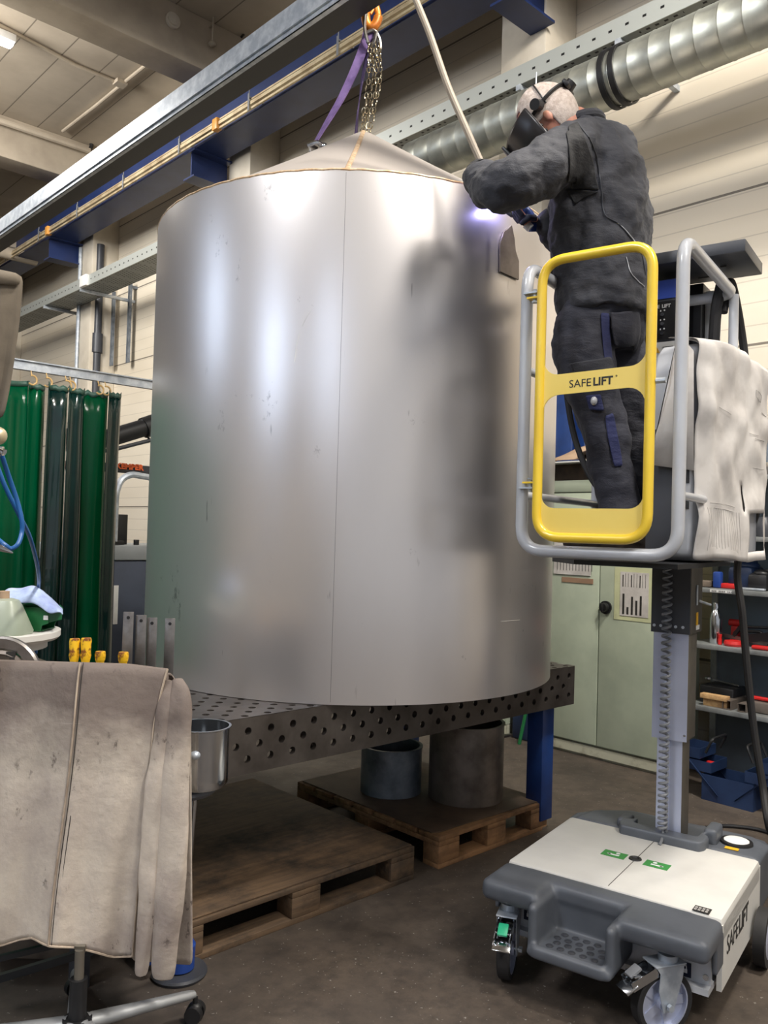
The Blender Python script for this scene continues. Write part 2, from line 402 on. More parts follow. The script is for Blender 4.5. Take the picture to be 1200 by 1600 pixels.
M['bhose'] = mat('blue_hose', hx(30, 88, 150), .35)
M['orange'] = mat('orange_print', hx(232, 100, 44), .5)
M['ink'] = mat('dark_print', hx(40, 38, 36), .6)
M['inkw'] = mat('white_print', hx(225, 225, 225), .5)
M['translucent'] = mat('milky_plastic', hx(176, 184, 166), .35, 0, hx(160, 170, 152), 4, Transmission_Weight=.25)
M['greenbin'] = mat('green_bin', hx(22, 96, 52), .35)
M['rag'] = mat('pale_blue_rag', hx(168, 184, 214), .85, 0, hx(132, 144, 188), 12, bump=.4)
M['ytool'] = mat('yellow_handle_paint', hx(226, 178, 30), .45, 0, hx(120, 62, 24), 30, .50, .58)
M['grime'] = mat('grimy_cast_block', hx(120, 108, 96), .7, .2, hx(80, 70, 62), 8)
def emis(name, c, s):
    t = NT(name); t.p.inputs['Emission Color'].default_value = c; t.p.inputs['Emission Strength'].default_value = s; t.p.inputs['Base Color'].default_value = c; return t.m
M['lamp'] = emis('lamp_tube', (1, .98, .95, 1), 14)
M['window'] = emis('daylit_window', (.62, .76, 1, 1), 13)
M['display'] = emis('blue_display', hx(70, 100, 190), .5)
M['arc'] = emis('welding_arc', (.75, .7, 1, 1), 30)
M['warn'] = mat('warning_yellow', hx(232, 178, 40), .5)
M['signblue'] = mat('sign_blue', hx(36, 70, 150), .5)
M['display_blue'] = mat('blue_cover', hx(60, 86, 180), .35)
# ================================================================== the hall
WX = 5.8
m = MB(); m.b2((-10, -7, -.1), (WX+.1, 22, 0)); struct('floor', m, M['floor'])
m = MB(); m.b2((-10, -7, 7.3), (WX+.1, 22, 7.45)); struct('ceiling', m, M['ceiling'])
m = MB(); m.b2((WX, -7, 0), (WX+.12, 22, 7.3)); struct('wall_right', m, M['wall'])
m = MB(); m.b2((-10, 22, 0), (WX+.1, 22.12, 7.3)); struct('wall_far', m, M['wall'])
m = MB(); m.b2((-10.12, -7, 0), (-10, 22, 7.3)); struct('wall_left', m, M['wall'])
for k, (y, w, z0, z1) in enumerate(((10.4, 1.1, 5.0, 7.1), (1.8, .9, 3.9, 5.7), (-5.6, .9, 4.2, 6.2))):
    m = MB(); m.b2((-10, y-w/2, z0), (-9.97, y+w/2, z1)); m.b2((-9.99, y-w/2-.06, z0-.06), (-9.98, y+w/2+.06, z1+.06)); struct('window_%d' % (k+1), m, M['window'])
for k, y in enumerate((.1, 4.15, 8.25, 12.3, 16.4)):
    m = MB(); m.box((-2.1, y+.22, 7.0), (15.78, .44, .598), bev=.02)
    tag(obj('ceiling_beam', m, M['beam']), kind='structure')
for k, y in enumerate((0.0, 4.2, 8.42, 12.75, 16.9)):
    m = MB(); m.box((5.585, y, 3.35), (.43, .46, 6.69), bev=.015); tag(obj('trim_%d' % (k+1), m, M['column']), kind='structure')

# runway beam of the overhead crane, with brackets and conductor rail
c = thing('crane_runway_beam', 'dark blue steel crane runway beam along the wall above the tank', 'beam', (5.07, 8, 5.954))
m = MB(); m.b2((4.87, -2, 5.954), (5.28, 21, 5.985)); m.b2((5.06, -2, 5.985), (5.09, 21, 6.58)); m.b2((4.87, -2, 6.58), (5.28, 21, 6.62)); obj('beam_profile', m, M['crane_blue'], c)
for y in (-.1, 4.0, 8.69, 13.0, 17.0):
    m = MB(); m.b2((4.88, y-.012, 5.64), (5.365, y+.012, 5.93)); m.b2((4.85, y-.12, 5.62), (5.365, y+.12, 5.64)); m.b2((4.85, y-.12, 5.93), (5.365, y+.12, 5.953)); obj('bracket', m, M['crane_blue'], c)
r = thing('conductor_rail', 'copper coloured conductor rail on hangers in front of the blue crane beam', 'rail', (4.77, 8, 5.9))
m = MB()
for z, q in ((5.977, .019), (5.925, .011), (6.02, .009)): m.b2((4.77-q, -2, z-q), (4.77+q, 21, z+q))
obj('rail_bars', m, M['brass'], r)
for y in [1.5+1.45*i for i in range(11)]:
    m = MB(); m.b2((4.74, y-.014, 5.895), (4.745, y+.014, 6.08)); m.cyl((4.75, y, 6.05), (4.75, y, 6.19), .006, seg=6); m.b2((4.745, y-.01, 6.035), (5.06, y+.01, 6.05)); obj('hanger', m, M['midgrey'], r)
for y in (7.95, 12.75):
    m = MB(); m.box((4.765, y, 5.975), (.075, .10, .13), bev=.01); obj('rail_joint_cover', m, M['amber'], r, label='amber plastic cover')
# light crane girder near the viewer
g = thing('crane_girder', 'bright galvanised crane girder rail crossing the upper left, dark underneath', 'rail', (2.55, 8, 4.1))
m = MB(); m.b2((2.50, -1.5, 4.10), (2.505, 21, 4.26)); m.b2((2.505, -1.5, 4.255), (2.62, 21, 4.26)); m.b2((2.50, -1.5, 4.10), (2.53, 21, 4.104)); m.b2((2.488, -1.5, 4.13), (2.50, 21, 4.142)); obj('side_profile', m, M['galv'], g)
m = MB(); m.b2((2.53, -1.5, 4.10), (2.66, 21, 4.13)); m.b2((2.615, -1.5, 4.13), (2.66, 21, 4.25)); obj('underside_channel', m, M['black'], g)
# perforated cable tray
t = thing('cable_tray', 'perforated grey cable tray running along the wall above the duct', 'cable tray', (5.1, 8, 5.0))
m = MB(); m.b2((4.95, -2, 4.965), (4.958, 21, 5.115)); obj('front_flange', m, M['traysd'], t)
m = MB(); m.b2((4.958, -2, 4.965), (5.36, 21, 4.972)); m.b2((5.352, -2, 4.972), (5.36, 21, 5.05)); obj('tray_bottom', m, M['tray'], t)
for y in (.2, 1.6, 3.05, 3.9, 7.0, 9.2, 11.9, 13.3):
    m = MB(); m.b2((4.94, y-.02, 4.92), (5.795, y+.02, 4.963)); obj('tray_bracket', m, M['galv'], t)
m = MB(); m.box((4.93, 11.75, 5.04), (.05, .22, .16), bev=.006); obj('junction_box', m, M['white'], t, label='small white box')
# spiral duct
d = thing('ventilation_duct', 'round shiny spiral-seam ventilation duct along the wall below the cable tray', 'duct', (4.9, 3, 4.48))
prof = []
R = .178
m = MB(); Mx = Matrix.Translation((4.9, -1.5, 4.66)) @ Matrix.Rotation(-pi/2, 4, 'X')
y = 0; prof = [(0, 0)]
while y < 6.4:
    prof += [(R, y), (R, y+.138), (R+.0025, y+.141), (R+.0025, y+.147), (R, y+.15)]; y += .15
prof += [(0, y)]
m.lathe(prof, seg=40, M=Mx); obj('duct_pipe', m, M['galv2'], d, ang=60)
for yy in (2.96, 3.04):
    m = MB(); m.lathe([(R+.007, yy+1.5-.02), (R+.02, yy+1.5-.02), (R+.02, yy+1.5+.02), (R+.007, yy+1.5+.02)], seg=40, M=Mx, close=True); obj('joint_ring', m, M['black'], d)
for yy in (.8, 3.7):
    m = MB(); m.cyl((4.9, yy, 4.835), (4.9, yy, 4.964), .006, seg=6); obj('hanger_rod', m, M['galv'], d)
# pipes and strips at the column on the left
p = thing('downpipe', 'dark plastic rainwater pipe with a wide socket beside the left column', 'pipe', (5.5, 12.2, 0))
PY = onx(153, 500, 5.5).y; m = MB(); m.cyl((5.5, PY, 0), (5.5, PY, 5.9), .062, seg=20); obj('pipe', m, M['darkgrey'], p)
sz = onx(149, 552, 5.5).z; m = MB(); m.cyl((5.5, PY, sz), (5.5, PY, sz+.30), .085, seg=20); obj('socket', m, M['darkgrey'], p)
m = MB(); m.cyl((5.34, 12.9, 0), (5.34, 12.9, 5.9), .03, seg=8); obj('conduit', m, M['galv'], None, label='thin galvanised conduit running up the left wall column', cat='pipe')
for (x, y0, y1, lab) in ((179, 457, 572, 'left one of two narrow zinc strips hanging against the wall'), (205, 440, 567, 'right one of two narrow zinc strips, longer and hung from a bracket')):
    a = onx(x, y0, 5.7); b = onx(x-4, y1, 5.7); b.y = a.y
    m = MB(); m.b2((5.68, a.y-.05, b.z), (5.70, a.y+.05, a.z)); m.b2((5.66, a.y-.05, b.z), (5.68, a.y-.035, a.z)); m.b2((5.70, a.y-.02, a.z-.1), (5.8, a.y+.02, a.z-.06)); obj('zinc_strip', m, M['gsteel'], None, label=lab, cat='metal strip', group='zinc strips on the wall')
# ceiling conduits and lamp
m = MB(); q = [onz(x, y, 7.26) for x, y in ((-60, 10), (8, 44), (62, 72), (118, 102), (186, 130), (150, 158), (100, 205))]; m.tube(q[:5], .026, 8); m.tube([onz(x, y, 7.26) for x, y in ((250, 84), (215, 112), (190, 132), (150, 165), (98, 205))], .022, 8); m.box(onz(188, 130, 7.24), (.14, .14, .05)); obj('ceiling_conduit', m, M['beam'], None, label='pale conduit crossing the ceiling panels left of the deep beam', cat='pipe')
q0, q1 = ony(0, 189, 12.2), ony(140, 236, 12.2); m = MB(); m.cyl(q0+(q0-q1)*.4, q1, .045, seg=8); obj('ceiling_conduit', m, M['beam'], None, label='pale horizontal pipe fixed in front of the farther ceiling beam', cat='pipe')
L = thing('ceiling_lamp', 'bright tube lamp at the left edge just under the ceiling', 'lamp', (2.2, 9.4, 7.5))
a = onz(-13, 50, 7.15)
m = MB(); m.box(a, (.5, .16, .09), bev=.01); obj('housing', m, M['white'], L)
m = MB(); m.box(a-V((0, 0, .06)), (.46, .12, .05), bev=.01); obj('tube', m, M['lamp'], L)
m = MB(); m.cyl(a+V((0, 0, .04)), (a.x, a.y, 7.3), .01, seg=6); obj('hanger_rod', m, M['beam'], L)
a = ony(269, 33, 8.245)
m = MB(); m.cyl(a, a+V((0, -.03, 0)), .085, seg=20); m.cyl(a, a+V((0, -.045, 0)), .06, seg=20); obj('smoke_detector', m, M['column'], None, label='round disc fixed on the side of the deep ceiling beam', cat='detector')
a = ony(332, 66, 8.17)
m = MB(); m.cyl(a, (a.x, a.y, 7.3), .012, seg=6); m.cyl(a+V((0, 0, .2)), a+V((0, .09, .2)), .01, seg=6); m.sph(a-V((0, 0, .02)), .05, (1, 1, .6)); obj('sprinkler_head', m, M['beam'], None, label='small drop sprinkler below the deep ceiling beam', cat='sprinkler')
m = MB(); q = [ony(x, y, 8.2) for x, y in ((372, 22), (385, 34), (385, 48), (377, 58))]; m.tube(smooth_path(q, 5), .015, 6); obj('ceiling_cable', m, M['black'], None, label='short black cable loop on the ceiling beam near the galvanised girder', cat='cable')
m = MB(); q = [ony(x, y, 12.25) for x, y in ((141, 216), (143, 228), (138, 236))]; m.tube(smooth_path(q, 5), .03, 6); obj('ceiling_cable', m, M['black'], None, label='short black cable on the farther ceiling beam at left', cat='cable')
for k, x0 in enumerate((1.0, 1.4)):
    m = MB(); m.b2((x0, 15.0, 6.3), (x0+4.3, 15.3, 6.6), bev=.05) if k == 0 else m.cyl((1, 14.4, 6.0), (5.2, 14.4, 6.0), .1, seg=16)
    obj('ceiling_pipe' if k else 'ceiling_trunking', m, M['beam'], None, label=('pale round pipe below the ceiling at far left', 'pale boxed trunking below the ceiling at far left')[1-k], cat='pipe' if k else 'trunking')

# ------------------------------------------------------------------ steel post, cabinets, shelving
m = MB(); m.b2((5.52, 3.74, 0), (5.54, 3.98, 5.4)); m.b2((5.54, 3.85, 0), (5.70, 3.87, 5.4)); m.b2((5.70, 3.74, 0), (5.72, 3.98, 5.4)); obj('steel_post', m, M['blue'], None, label='blue steel wall post visible between tank and worker', cat='post')
def cabinet(name, y0, y1, lab, h=1.93, handle=True, seams=()):
    c = thing(name, lab, 'cabinet', (5.22, (y0+y1)/2, 0))
    m = MB(); m.b2((5.02, y0, .09), (5.45, y1, h), bev=.006); obj('body', m, M['cabinet'], c)
    m = MB(); m.b2((5.03, y0+.004, 0), (5.44, y1-.004, .088)); m.b2((5.012, y0+.01, .02), (5.028, y1-.01, .082)); obj('plinth', m, M['cabinet2'], c)
    n = len(seams)-1
    for i in range(n):
        m = MB(); m.b2((5.0, seams[i]+.004, .10), (5.019, seams[i+1]-.004, h-.09), bev=.004); obj('door', m, M['cabinet'], c)
    m = MB(); m.b2((4.995, y0, h-.085), (5.02, y1, h), bev=.004); obj('top_band', m, M['cabinet'], c)
    return c
c = cabinet('storage_cabinet', 2.62, 3.58, 'pale green two-door metal cabinet with a black round knob', seams=(2.63, 3.13, 3.57))
k = onx(947, 949, 5.0)
m = MB(); m.cyl((5.0, k.y, k.z), (4.985, k.y, k.z), .045, seg=24); m.cyl((4.985, k.y, k.z), (4.955, k.y, k.z), .034, .028, seg=20); m.box((4.95, k.y, k.z), (.014, .018, .06), bev=.004); obj('knob', m, M['black'], c)
cabinet('storage_cabinet', 3.92, 4.9, 'pale green cabinet mostly hidden behind the tank, left of the knobbed one', seams=(3.93, 4.4, 4.89))
# papers on the doors
a, b = onx(970, 893, 4.998), onx(1013, 966, 4.998)
nt = thing('notice_sheet', 'printed notice taped on the right cabinet door beside the black knob', 'notice', (4.998, (a.y+b.y)/2, b.z))
m = MB(); m.b2((4.997, b.y-.04, b.z-.03), (4.999, a.y+.045, a.z+.03)); obj('yellow_tape', m, mat('pale_tape', hx(196, 200, 160), .6), nt)
m = MB(); m.b2((4.994, b.y, b.z), (4.9965, a.y, a.z)); obj('sheet', m, M['paper'], nt)
m = MB()
for i in range(9):
    y = a.y-.018-i*.021; m.b2((4.9925, y-.006, a.z-.10), (4.9938, y, a.z-.02)) if i % 3 == 0 else m.b2((4.9925, y-.0015, a.z-.10), (4.9938, y, a.z-.01))
for i, hh in enumerate((.17, .06, .15, .12, .16)):
    y = a.y-.02-i*.032; m.b2((4.9925, y-.014, b.z+.012), (4.9938, y, b.z+.012+hh*.8))
obj('printed_bars', m, M['ink'], nt)
a, b = onx(866, 876, 4.998), onx(923, 900, 4.998)
cal = thing('wall_calendar', 'white printed sheet stuck on the left cabinet door below the platform bar', 'notice', (4.998, (a.y+b.y)/2, b.z))
m = MB(); m.b2((4.992, b.y, b.z), (4.998, a.y, b.z+.32)); obj('sheet', m, M['paper'], cal)
m = MB()
for i in range(12):
    y = a.y-.03-.026*i
    m.b2((4.9905, y-.006, b.z+.03), (4.9915, y, b.z+.03+.12*random.uniform(.6, 1)))
obj('printed_lines', m, mat('grey_print', hx(120, 118, 116), .7), cal)
m = MB(); m.b2((4.995, b.y-.02, b.z-.055), (5.0, a.y-.07, b.z-.02)); obj('tape_remains', m, mat('brown_tape', hx(150, 120, 96), .7), None, label='strip of old brown tape under the white sheet on the cabinet', cat='tape')
# things on the cabinet
m = MB(); m.b2((5.04, 2.66, 1.932), (5.42, 3.55, 2.05)); obj('dark_board', m, M['brownwood'], None, label='thick dark brown board lying on top of the green cabinet', cat='board')
m = MB(); m.b2((4.93, 2.70, 2.052), (5.44, 3.72, 2.062)); obj('board_sheet', m, M['white'], None, label='thin pale board lying on the dark brown board', cat='board')
m = MB(); m.sheet([[V((4.97, 3.70, 2.07)), V((5.1, 3.72, 2.075)), V((5.3, 3.7, 2.08))], [V((4.97, 3.42, 2.075)), V((5.15, 3.5, 2.14)), V((5.4, 3.55, 2.28))], [V((4.97, 3.15, 2.075)), V((5.2, 3.2, 2.085)), V((5.42, 3.25, 2.1))]]); o = obj('paper_sheet', m, M['card'], None, label='curled sheet of beige packing paper on top of the cabinet', cat='paper'); solid(o, .004, 2, 1); bake(o)
m = MB(); m.sheet([[V((4.91, 3.36, 2.082)), V((5.3, 3.40, 2.095))], [V((4.91, 3.05, 2.15)), V((5.3, 3.1, 2.14))], [V((4.91, 2.72, 2.165)), V((5.3, 2.75, 2.16))]]); o = obj('cardboard_piece', m, M['hardboard'], None, label='bent brown cardboard piece lying over the papers on the cabinet', cat='cardboard'); solid(o, .014, 2, 1); bake(o)
# dark bin and broom handle in the gap
m = MB(); m.box((5.2, 3.75, .22), (.34, .26, .44), bev=.02); obj('waste_bin', m, M['dblue'], None, label='dark navy bin in the gap between the green cabinets', cat='bin')
m = MB(); m.cyl((4.92, 3.72, 0), (5.25, 3.66, 1.3), .013, seg=8); obj('broom_handle', m, M['greenbin'], None, label='green stick leaning in the gap between the cabinets', cat='stick')
# shelving rack
s = thing('shelving_rack', 'grey steel shelving rack behind the lift mast', 'shelf', (5.2, 1.7, 0))
m = MB(); m.b2((5.46, .3, 0), (5.47, 2.52, 2.2)); obj('back_panel', m, M['shelfback'], s)
for z in (.50, .885, 1.235, 1.56, 1.93):
    m = MB(); m.b2((5.0, .3, z-.03), (5.455, 2.5, z), bev=.003); obj('shelf_board', m, M['shelf'], s)
for (x, y) in ((5.0, 2.5), (5.44, 2.5), (5.0, .25)):
    m = MB(); m.b2((x, y, 0), (x+.03, y+.04, 2.2)); obj('upright', m, M['shelf'], s)
a, b = onx(1110, 916, 4.999), onx(1144, 921, 4.999)
m = MB(); m.b2((4.994, b.y, 1.211), (4.9985, a.y, 1.228)); obj('shelf_label', m, M['white'], s, label='white label strip')
m = MB()
for i in range(14):
    if i % 5 == 3: continue
    y = a.y-.012-i*.011; m.b2((4.992, y-.006, 1.215), (4.9935, y, 1.224))
obj('label_print', m, mat('label_print_grey', hx(110, 110, 112), .6), s)
def onshelf(px, py, X, z): p = onx(px, py, X); p.z = z; return p
# bottle
p = onx(1118, 1000, 5.1); b = thing('drinking_bottle', 'polished steel drinking bottle on the upper shelf behind the mast', 'bottle', (5.1, p.y, .886))
m = MB(); m.lathe([(0, 0), (.033, 0), (.036, .006), (.036, .15), (.032, .18), (.02, .205), (.0165, .215), (.0165, .222), (0, .222)], (5.1, p.y, .886), 28); obj('body', m, M['chrome'], b)
m = MB(); m.lathe([(0, .223), (.019, .223), (.019, .25), (.016, .256), (0, .256)], (5.1, p.y, .886), 24); obj('cap', m, M['chrome'], b)
def item(name, mb, mt, lab, cat, grp=None): return obj(name, mb, M[mt], None, label=lab, cat=cat, group=grp)
q = onshelf(1125, 990, 5.06, .887)
m = MB(); m.cyl(q, q+V((0, 0, .035)), .012, seg=14); m.cyl(q+V((0, 0, .035)), q+V((0, 0, .062)), .009, .013, seg=14); item('spray_nozzle', m, 'red', 'small red-capped nozzle standing right in front of the steel bottle', 'nozzle')
q = onshelf(1147, 995, 5.08, .887); m = MB(); m.lathe([(.02, 0), (.055, 0), (.06, .012), (.055, .03), (.03, .034), (.02, .03)], q, 24, close=True); item('tape_roll', m, 'red', 'flat red roll lying right of the steel bottle', 'roll')
q = onshelf(1192, 1003, 5.05, .887); m = MB(); m.box(q+V((0, 0, .012)), (.05, .12, .022), bev=.008); item('marker_case', m, 'red', 'flat red case at the right end of the bottle shelf', 'case')
q = onshelf(1152, 985, 5.15, .89)
g = thing('bar_clamp', 'black and silver bar clamp lying across the bottle shelf', 'clamp', q)
m = MB(); m.bar(q+V((0, .13, .05)), q+V((0, -.22, .02)), .012, .022); obj('bar', m, M['steel'], g)
m = MB(); m.bar(q+V((0, -.05, .04)), q+V((-.02, -.22, .075)), .03, .05); m.bar(q+V((0, -.2, .01)), q+V((0, -.26, .10)), .03, .03); m.bar(q+V((0, .02, .05)), q+V((0, -.02, .11)), .02, .02); obj('jaw', m, M['black'], g)
for i, (px, dz) in enumerate(((1172, .03), (1186, .06))):
    q = onshelf(px, 985, 5.2, .887); g = thing('hand_clamp', ('black hand clamp at the back of the bottle shelf', 'black hand clamp lying over the other one on the bottle shelf')[i], 'clamp', q)
    m = MB(); m.tube(arc([q+V((0, .1, .012)), q+V((0, .1, .05+dz)), q+V((0, -.08, .06+dz)), q+V((0, -.08, .012))], .03), .009, 8); obj('frame', m, M['black'], g)
    m = MB(); m.cyl(q+V((0, -.08, .03)), q+V((0, .03, .03)), .006, seg=8); obj('spindle', m, M['steel'], g)
q = onshelf(1145, 975, 5.3, .887); m = MB(); m.cyl(q+V((0, .02, .12)), q+V((0, -.06, .12)), .022, seg=14); m.box(q+V((0, -.02, .05)), (.05, .05, .10), bev=.01); item('angle_grinder', m, 'red', 'red and grey small tool standing at the back of the bottle shelf', 'power tool')
# lower shelf
q = onshelf(1117, 1090, 5.04, .502); m = MB(); m.box(q+V((0, 0, .06)), (.05, .17, .030), bev=.003); m.box(q+V((.03, 0, .02)), (.06, .15, .045), bev=.003); o = item('wood_block', m, 'palewood', 'pale wooden block on the shelf above the blue toolbox', 'wood block')
for i, (px, w, lab) in enumerate(((1135, .055, 'left square steel tube end on the lower shelf'), (1159, .05, 'right square steel tube end on the lower shelf, darker'))):
    q = onshelf(px, 1103, 5.02, .502); w2 = w/2; m = MB()
    for a, b in (((0, -w2, 0), (.3, w2, .003)), ((0, -w2, w-.003), (.3, w2, w)), ((0, -w2, .003), (.3, -w2+.003, w-.003)), ((0, w2-.003, .003), (.3, w2, w-.003))): m.b2(q+V(a), q+V(b))
    item('square_tube', m, 'dsteel', lab, 'steel tube', 'square tube ends on the lower shelf')
q = onshelf(1130, 1085, 5.22, .502); g = thing('steel_spanner', 'chrome spanner lying on the pile at the back of the lower shelf', 'spanner', q)
m = MB(); m.bar(q+V((0, .09, .14)), q+V((0, -.10, .12)), .012, .008); m.lathe([(.011, -.006), (.02, -.006), (.02, .006), (.011, .006)], q+V((0, .1, .14)), 16, close=True); obj('shaft', m, M['chrome'], g)
m = MB(); m.box(q+V((0, 0, .055)), (.2, .22, .108), bev=.01); item('parts_box', m, 'black', 'black parts box under the chrome spanner on the lower shelf', 'box')
q = onshelf(1190, 1095, 5.1, .502); m = MB(); m.cyl(q+V((0, .07, .085)), q+V((0, -.14, .085)), .012, seg=10); m.sph(q+V((0, .07, .085)), .015); item('hammer_handle', m, 'red', 'dark red wooden handle with pale end at right of the lower shelf', 'tool')
m = MB(); m.box(q+V((.03, -.03, .035)), (.12, .22, .068), bev=.01); item('machine_vice', m, 'dsteel', 'dull grey steel block under the red handle on the lower shelf', 'vice')
# upper shelf (z 1.235)
specs = [(1103, 5.08, .10, .10, .04, 'grime', 'stone_block', 'light grey grimy block at the left end of the labelled shelf', 'block'),
         (1122, 5.06, .045, .05, .10, 'bluep', 'spray_can_box', 'small blue and white box on the labelled shelf', 'box'),
         (1142, 5.10, .10, .10, .03, 'red', 'red_case', 'flat red case on the labelled shelf', 'case'),
         (1166, 5.2, .20, .16, .14, 'dblue', 'blue_tool_bag', 'crumpled blue tool bag at the back of the labelled shelf', 'bag'),
         (1189, 5.12, .12, .12, .10, 'black', 'black_tool', 'black power tool on the labelled shelf near the right edge', 'power tool')]
for px, X, dx, dy, dz, mt, nm, lab, cat in specs:
    q = onshelf(px, 900, X, 1.237); m = MB(); m.box(q+V((0, 0, dz/2)), (dx, dy, dz), bev=min(dx, dy, dz)*.22)
    if 'bag' in nm or 'tool' == nm[-4:]: m.sph(q+V((0, -.01, dz)), dy*.45, (1, 1, .5)); m.cyl(q+V((0, dy*.4, dz*.9)), q+V((0, -dy*.4, dz*1.2)), .015, seg=8)
    item(nm, m, mt, lab, cat)
q = onshelf(1172, 905, 5.04, 1.237); m = MB(); m.box(q+V((0, -.02, .008)), (.03, .14, .012), bev=.002); item('steel_ruler', m, 'galv', 'pale metal bar lying at the front of the labelled shelf', 'bar')
for i, (px, py, z, mt, lab) in enumerate(((1194, 820, 1.562, 'darkgrey', 'dark container on the shelf level right of the draped paper'), (1193, 715, 1.932, 'steel', 'small metal fitting on the topmost visible shelf at right'))):
    q = onshelf(px, py, 5.1, z); m = MB(); m.lathe([(0, 0), (.05, 0), (.055, .05), (.04, .11-.04*i), (.03, .12-.04*i), (0, .12-.04*i)], q, 20); item(('storage_jar', 'metal_fitting')[i], m, mt, lab, ('jar', 'fitting')[i])
# toolbox on the floor
q = V((4.95, 2.12, 0)); g = thing('cantilever_toolbox', 'open dark blue cantilever toolbox on the floor under the shelves', 'toolbox', q)
m = MB()
def tray(m, c, L, W, Hh, t=.004):
    c = V(c); m.b2(c+V((-W/2, -L/2, 0)), c+V((W/2, L/2, t)))
    for sx in (-1, 1): m.b2(c+V((sx*W/2-t/2, -L/2, 0)), c+V((sx*W/2+t/2, L/2, Hh)))
    for sy in (-1, 1): m.b2(c+V((-W/2, sy*L/2-t/2, 0)), c+V((W/2, sy*L/2+t/2, Hh)))
Rz = lambda v: v
tray(m, q+V((-.06, 0, 0)), .30, .22, .15); obj('bottom_tray', m, M['dblue'], g)
for sx, zz, nm in ((-1, .16, 0), (1, .16, 0), (-1, .23, 1), (1, .23, 1)):
    m = MB(); tray(m, q+V((-.06, sx*(.17+.07*nm), zz)), .14, .21, .06); obj('upper_tray', m, M['dblue'], g)
    for ex in (-.17, .055): m = MB(); m.bar(q+V((ex, sx*.05, .04)), q+V((ex, sx*(.22+.07*nm), zz+.04)), .004, .02, (1, 0, 0)); obj('hinge_arm', m, M['dblue'], g)
for k, sg in enumerate((-1, 1)):
    m = MB(); hh = [q+V((-.15, sg*.14, .27)), q+V((-.15, sg*.10, .36)), q+V((.04, sg*.10, .36)), q+V((.04, sg*.14, .27))]; m.tube(arc(hh, .03), .008, 8); obj('handle', m, M['black'], g)
m = MB(); m.box(q+V((-.1, .13, .20)), (.03, .05, .03), bev=.008); item('measuring_tape', m, 'red', 'red and grey tool lying in the open blue toolbox', 'tool').location.z += .0
m = MB(); m.box((5.2, 1.70, .14), (.4, .34, .26), bev=.02); item('tool_case', m, 'black', 'black case on the floor right of the blue toolbox', 'case')
m = MB(); pts = [onz(x, y, .012) for x, y in ((1103, 1293), (1130, 1290), (1160, 1292), (1185, 1296), (1215, 1305))]; m.tube(smooth_path(pts, 6), .009, 8); item('floor_cable', m, 'black', 'thin black cable lying on the floor behind the lift base', 'cable')

# ================================================================== welding table
def holes(m, x0, x1, z0, z1, cs, r, f, depth, seg=16):
    """rectangular strip in (x,z) with round holes at cs; f maps (x,z,d) to 3-D"""
    xs = [x0]+[(a[0]+b[0])/2 for a, b in zip(cs, cs[1:])]+[x1]
    for (cx, cz), a, b in zip(cs, xs, xs[1:]):
        inn, inn2, out = [], [], []
        for k in range(seg):
            t = 2*pi*(k+.5)/seg; dx, dz = cos(t), sin(t)
            inn.append(m.bm.verts.new(f(cx+r*dx, cz+r*dz, 0))); inn2.append(m.bm.verts.new(f(cx+r*dx, cz+r*dz, depth)))
            sx = (b-cx)/dx if dx > 0 else (a-cx)/dx; sz = (z1-cz)/dz if dz > 0 else (z0-cz)/dz; s_ = min(sx, sz)
            out.append([cx+s_*dx, cz+s_*dz, sx < sz])
        co = [m.bm.verts.new(f(o[0], o[1], 0)) for o in out]
        for k in range(seg):
            j = (k+1) % seg
            if out[k][2] != out[j][2]:
                X = b if cos(2*pi*(k+.5)/seg)+cos(2*pi*(k+1.5)/seg) > 0 else a; Z = z1 if sin(2*pi*(k+.5)/seg)+sin(2*pi*(k+1.5)/seg) > 0 else z0
                cv = m.bm.verts.new(f(X, Z, 0)); m.bm.faces.new((inn[k], co[k], cv, co[j], inn[j]))
            else: m.bm.faces.new((inn[k], co[k], co[j], inn[j]))
            m.bm.faces.new((inn[k], inn[j], inn2[j], inn2[k]))
TX0, TX1, TY0, TY1, TZ = 1.35, 3.75, 2.485, 3.685, .85
T = thing('welding_table', 'perforated steel welding table carrying the tank', 'table', (2.55, 3.085, 0))
m = MB(); f = lambda x, z, d: V((x, TY0+d, z))
for zz, a, b, off in ((.80, .775, .8485, .05), (.75, .725, .775, .10), (.70, .652, .725, .05)):
    cs = [(TX0+off+.1*i, zz) for i in range(24 if off == .05 else 23)]
    holes(m, TX0, TX1, a, b, cs, .0145, f, .022)
m.b2((TX0, TY0, .648), (TX1, TY0+.02, .652)); obj('front_side', m, M['table'], T)
m = MB()
for j in range(24):
    y = TY0+.025+.05*j; off = .05 if j % 2 == 0 else .10
    cs = [(TX0+off+.1*i, y) for i in range(24 if off == .05 else 23)]
    holes(m, TX0, TX1, y-.025, y+.025, cs, .0145, lambda x, z, d: V((x, z, .85-d)), .022, 10)
obj('table_top', m, M['table'], T)
m = MB()
for a, b in (((TX0, TY1-.02, .65), (TX1, TY1, .828)), ((TX0, TY0+.024, .65), (TX0+.02, TY1, .828)), ((TX1-.02, TY0+.024, .65), (TX1, TY1, .828)), ((TX0, TY0+.6, .66), (TX1, TY0+.62, .828)), ((2.0, TY0+.03, .66), (2.02, TY1, .828)), ((2.8, TY0+.03, .66), (2.82, TY1, .828))): m.b2(a, b)
obj('ribs', m, M['table'], T)
for (x, y) in ((1.42, 2.60), (3.62, 2.60), (1.42, 3.58), (3.62, 3.58)):
    m = MB(); m.b2((x-.05, y-.05, .05), (x+.05, y+.05, .648), bev=.006); lg = obj('leg', m, M['blue'], T)
    m = MB(); m.cyl((x, y, 0), (x, y, .014), .045, seg=20); m.cyl((x, y, .014), (x, y, .05), .016, seg=10); obj('foot', m, M['dsteel'], lg)
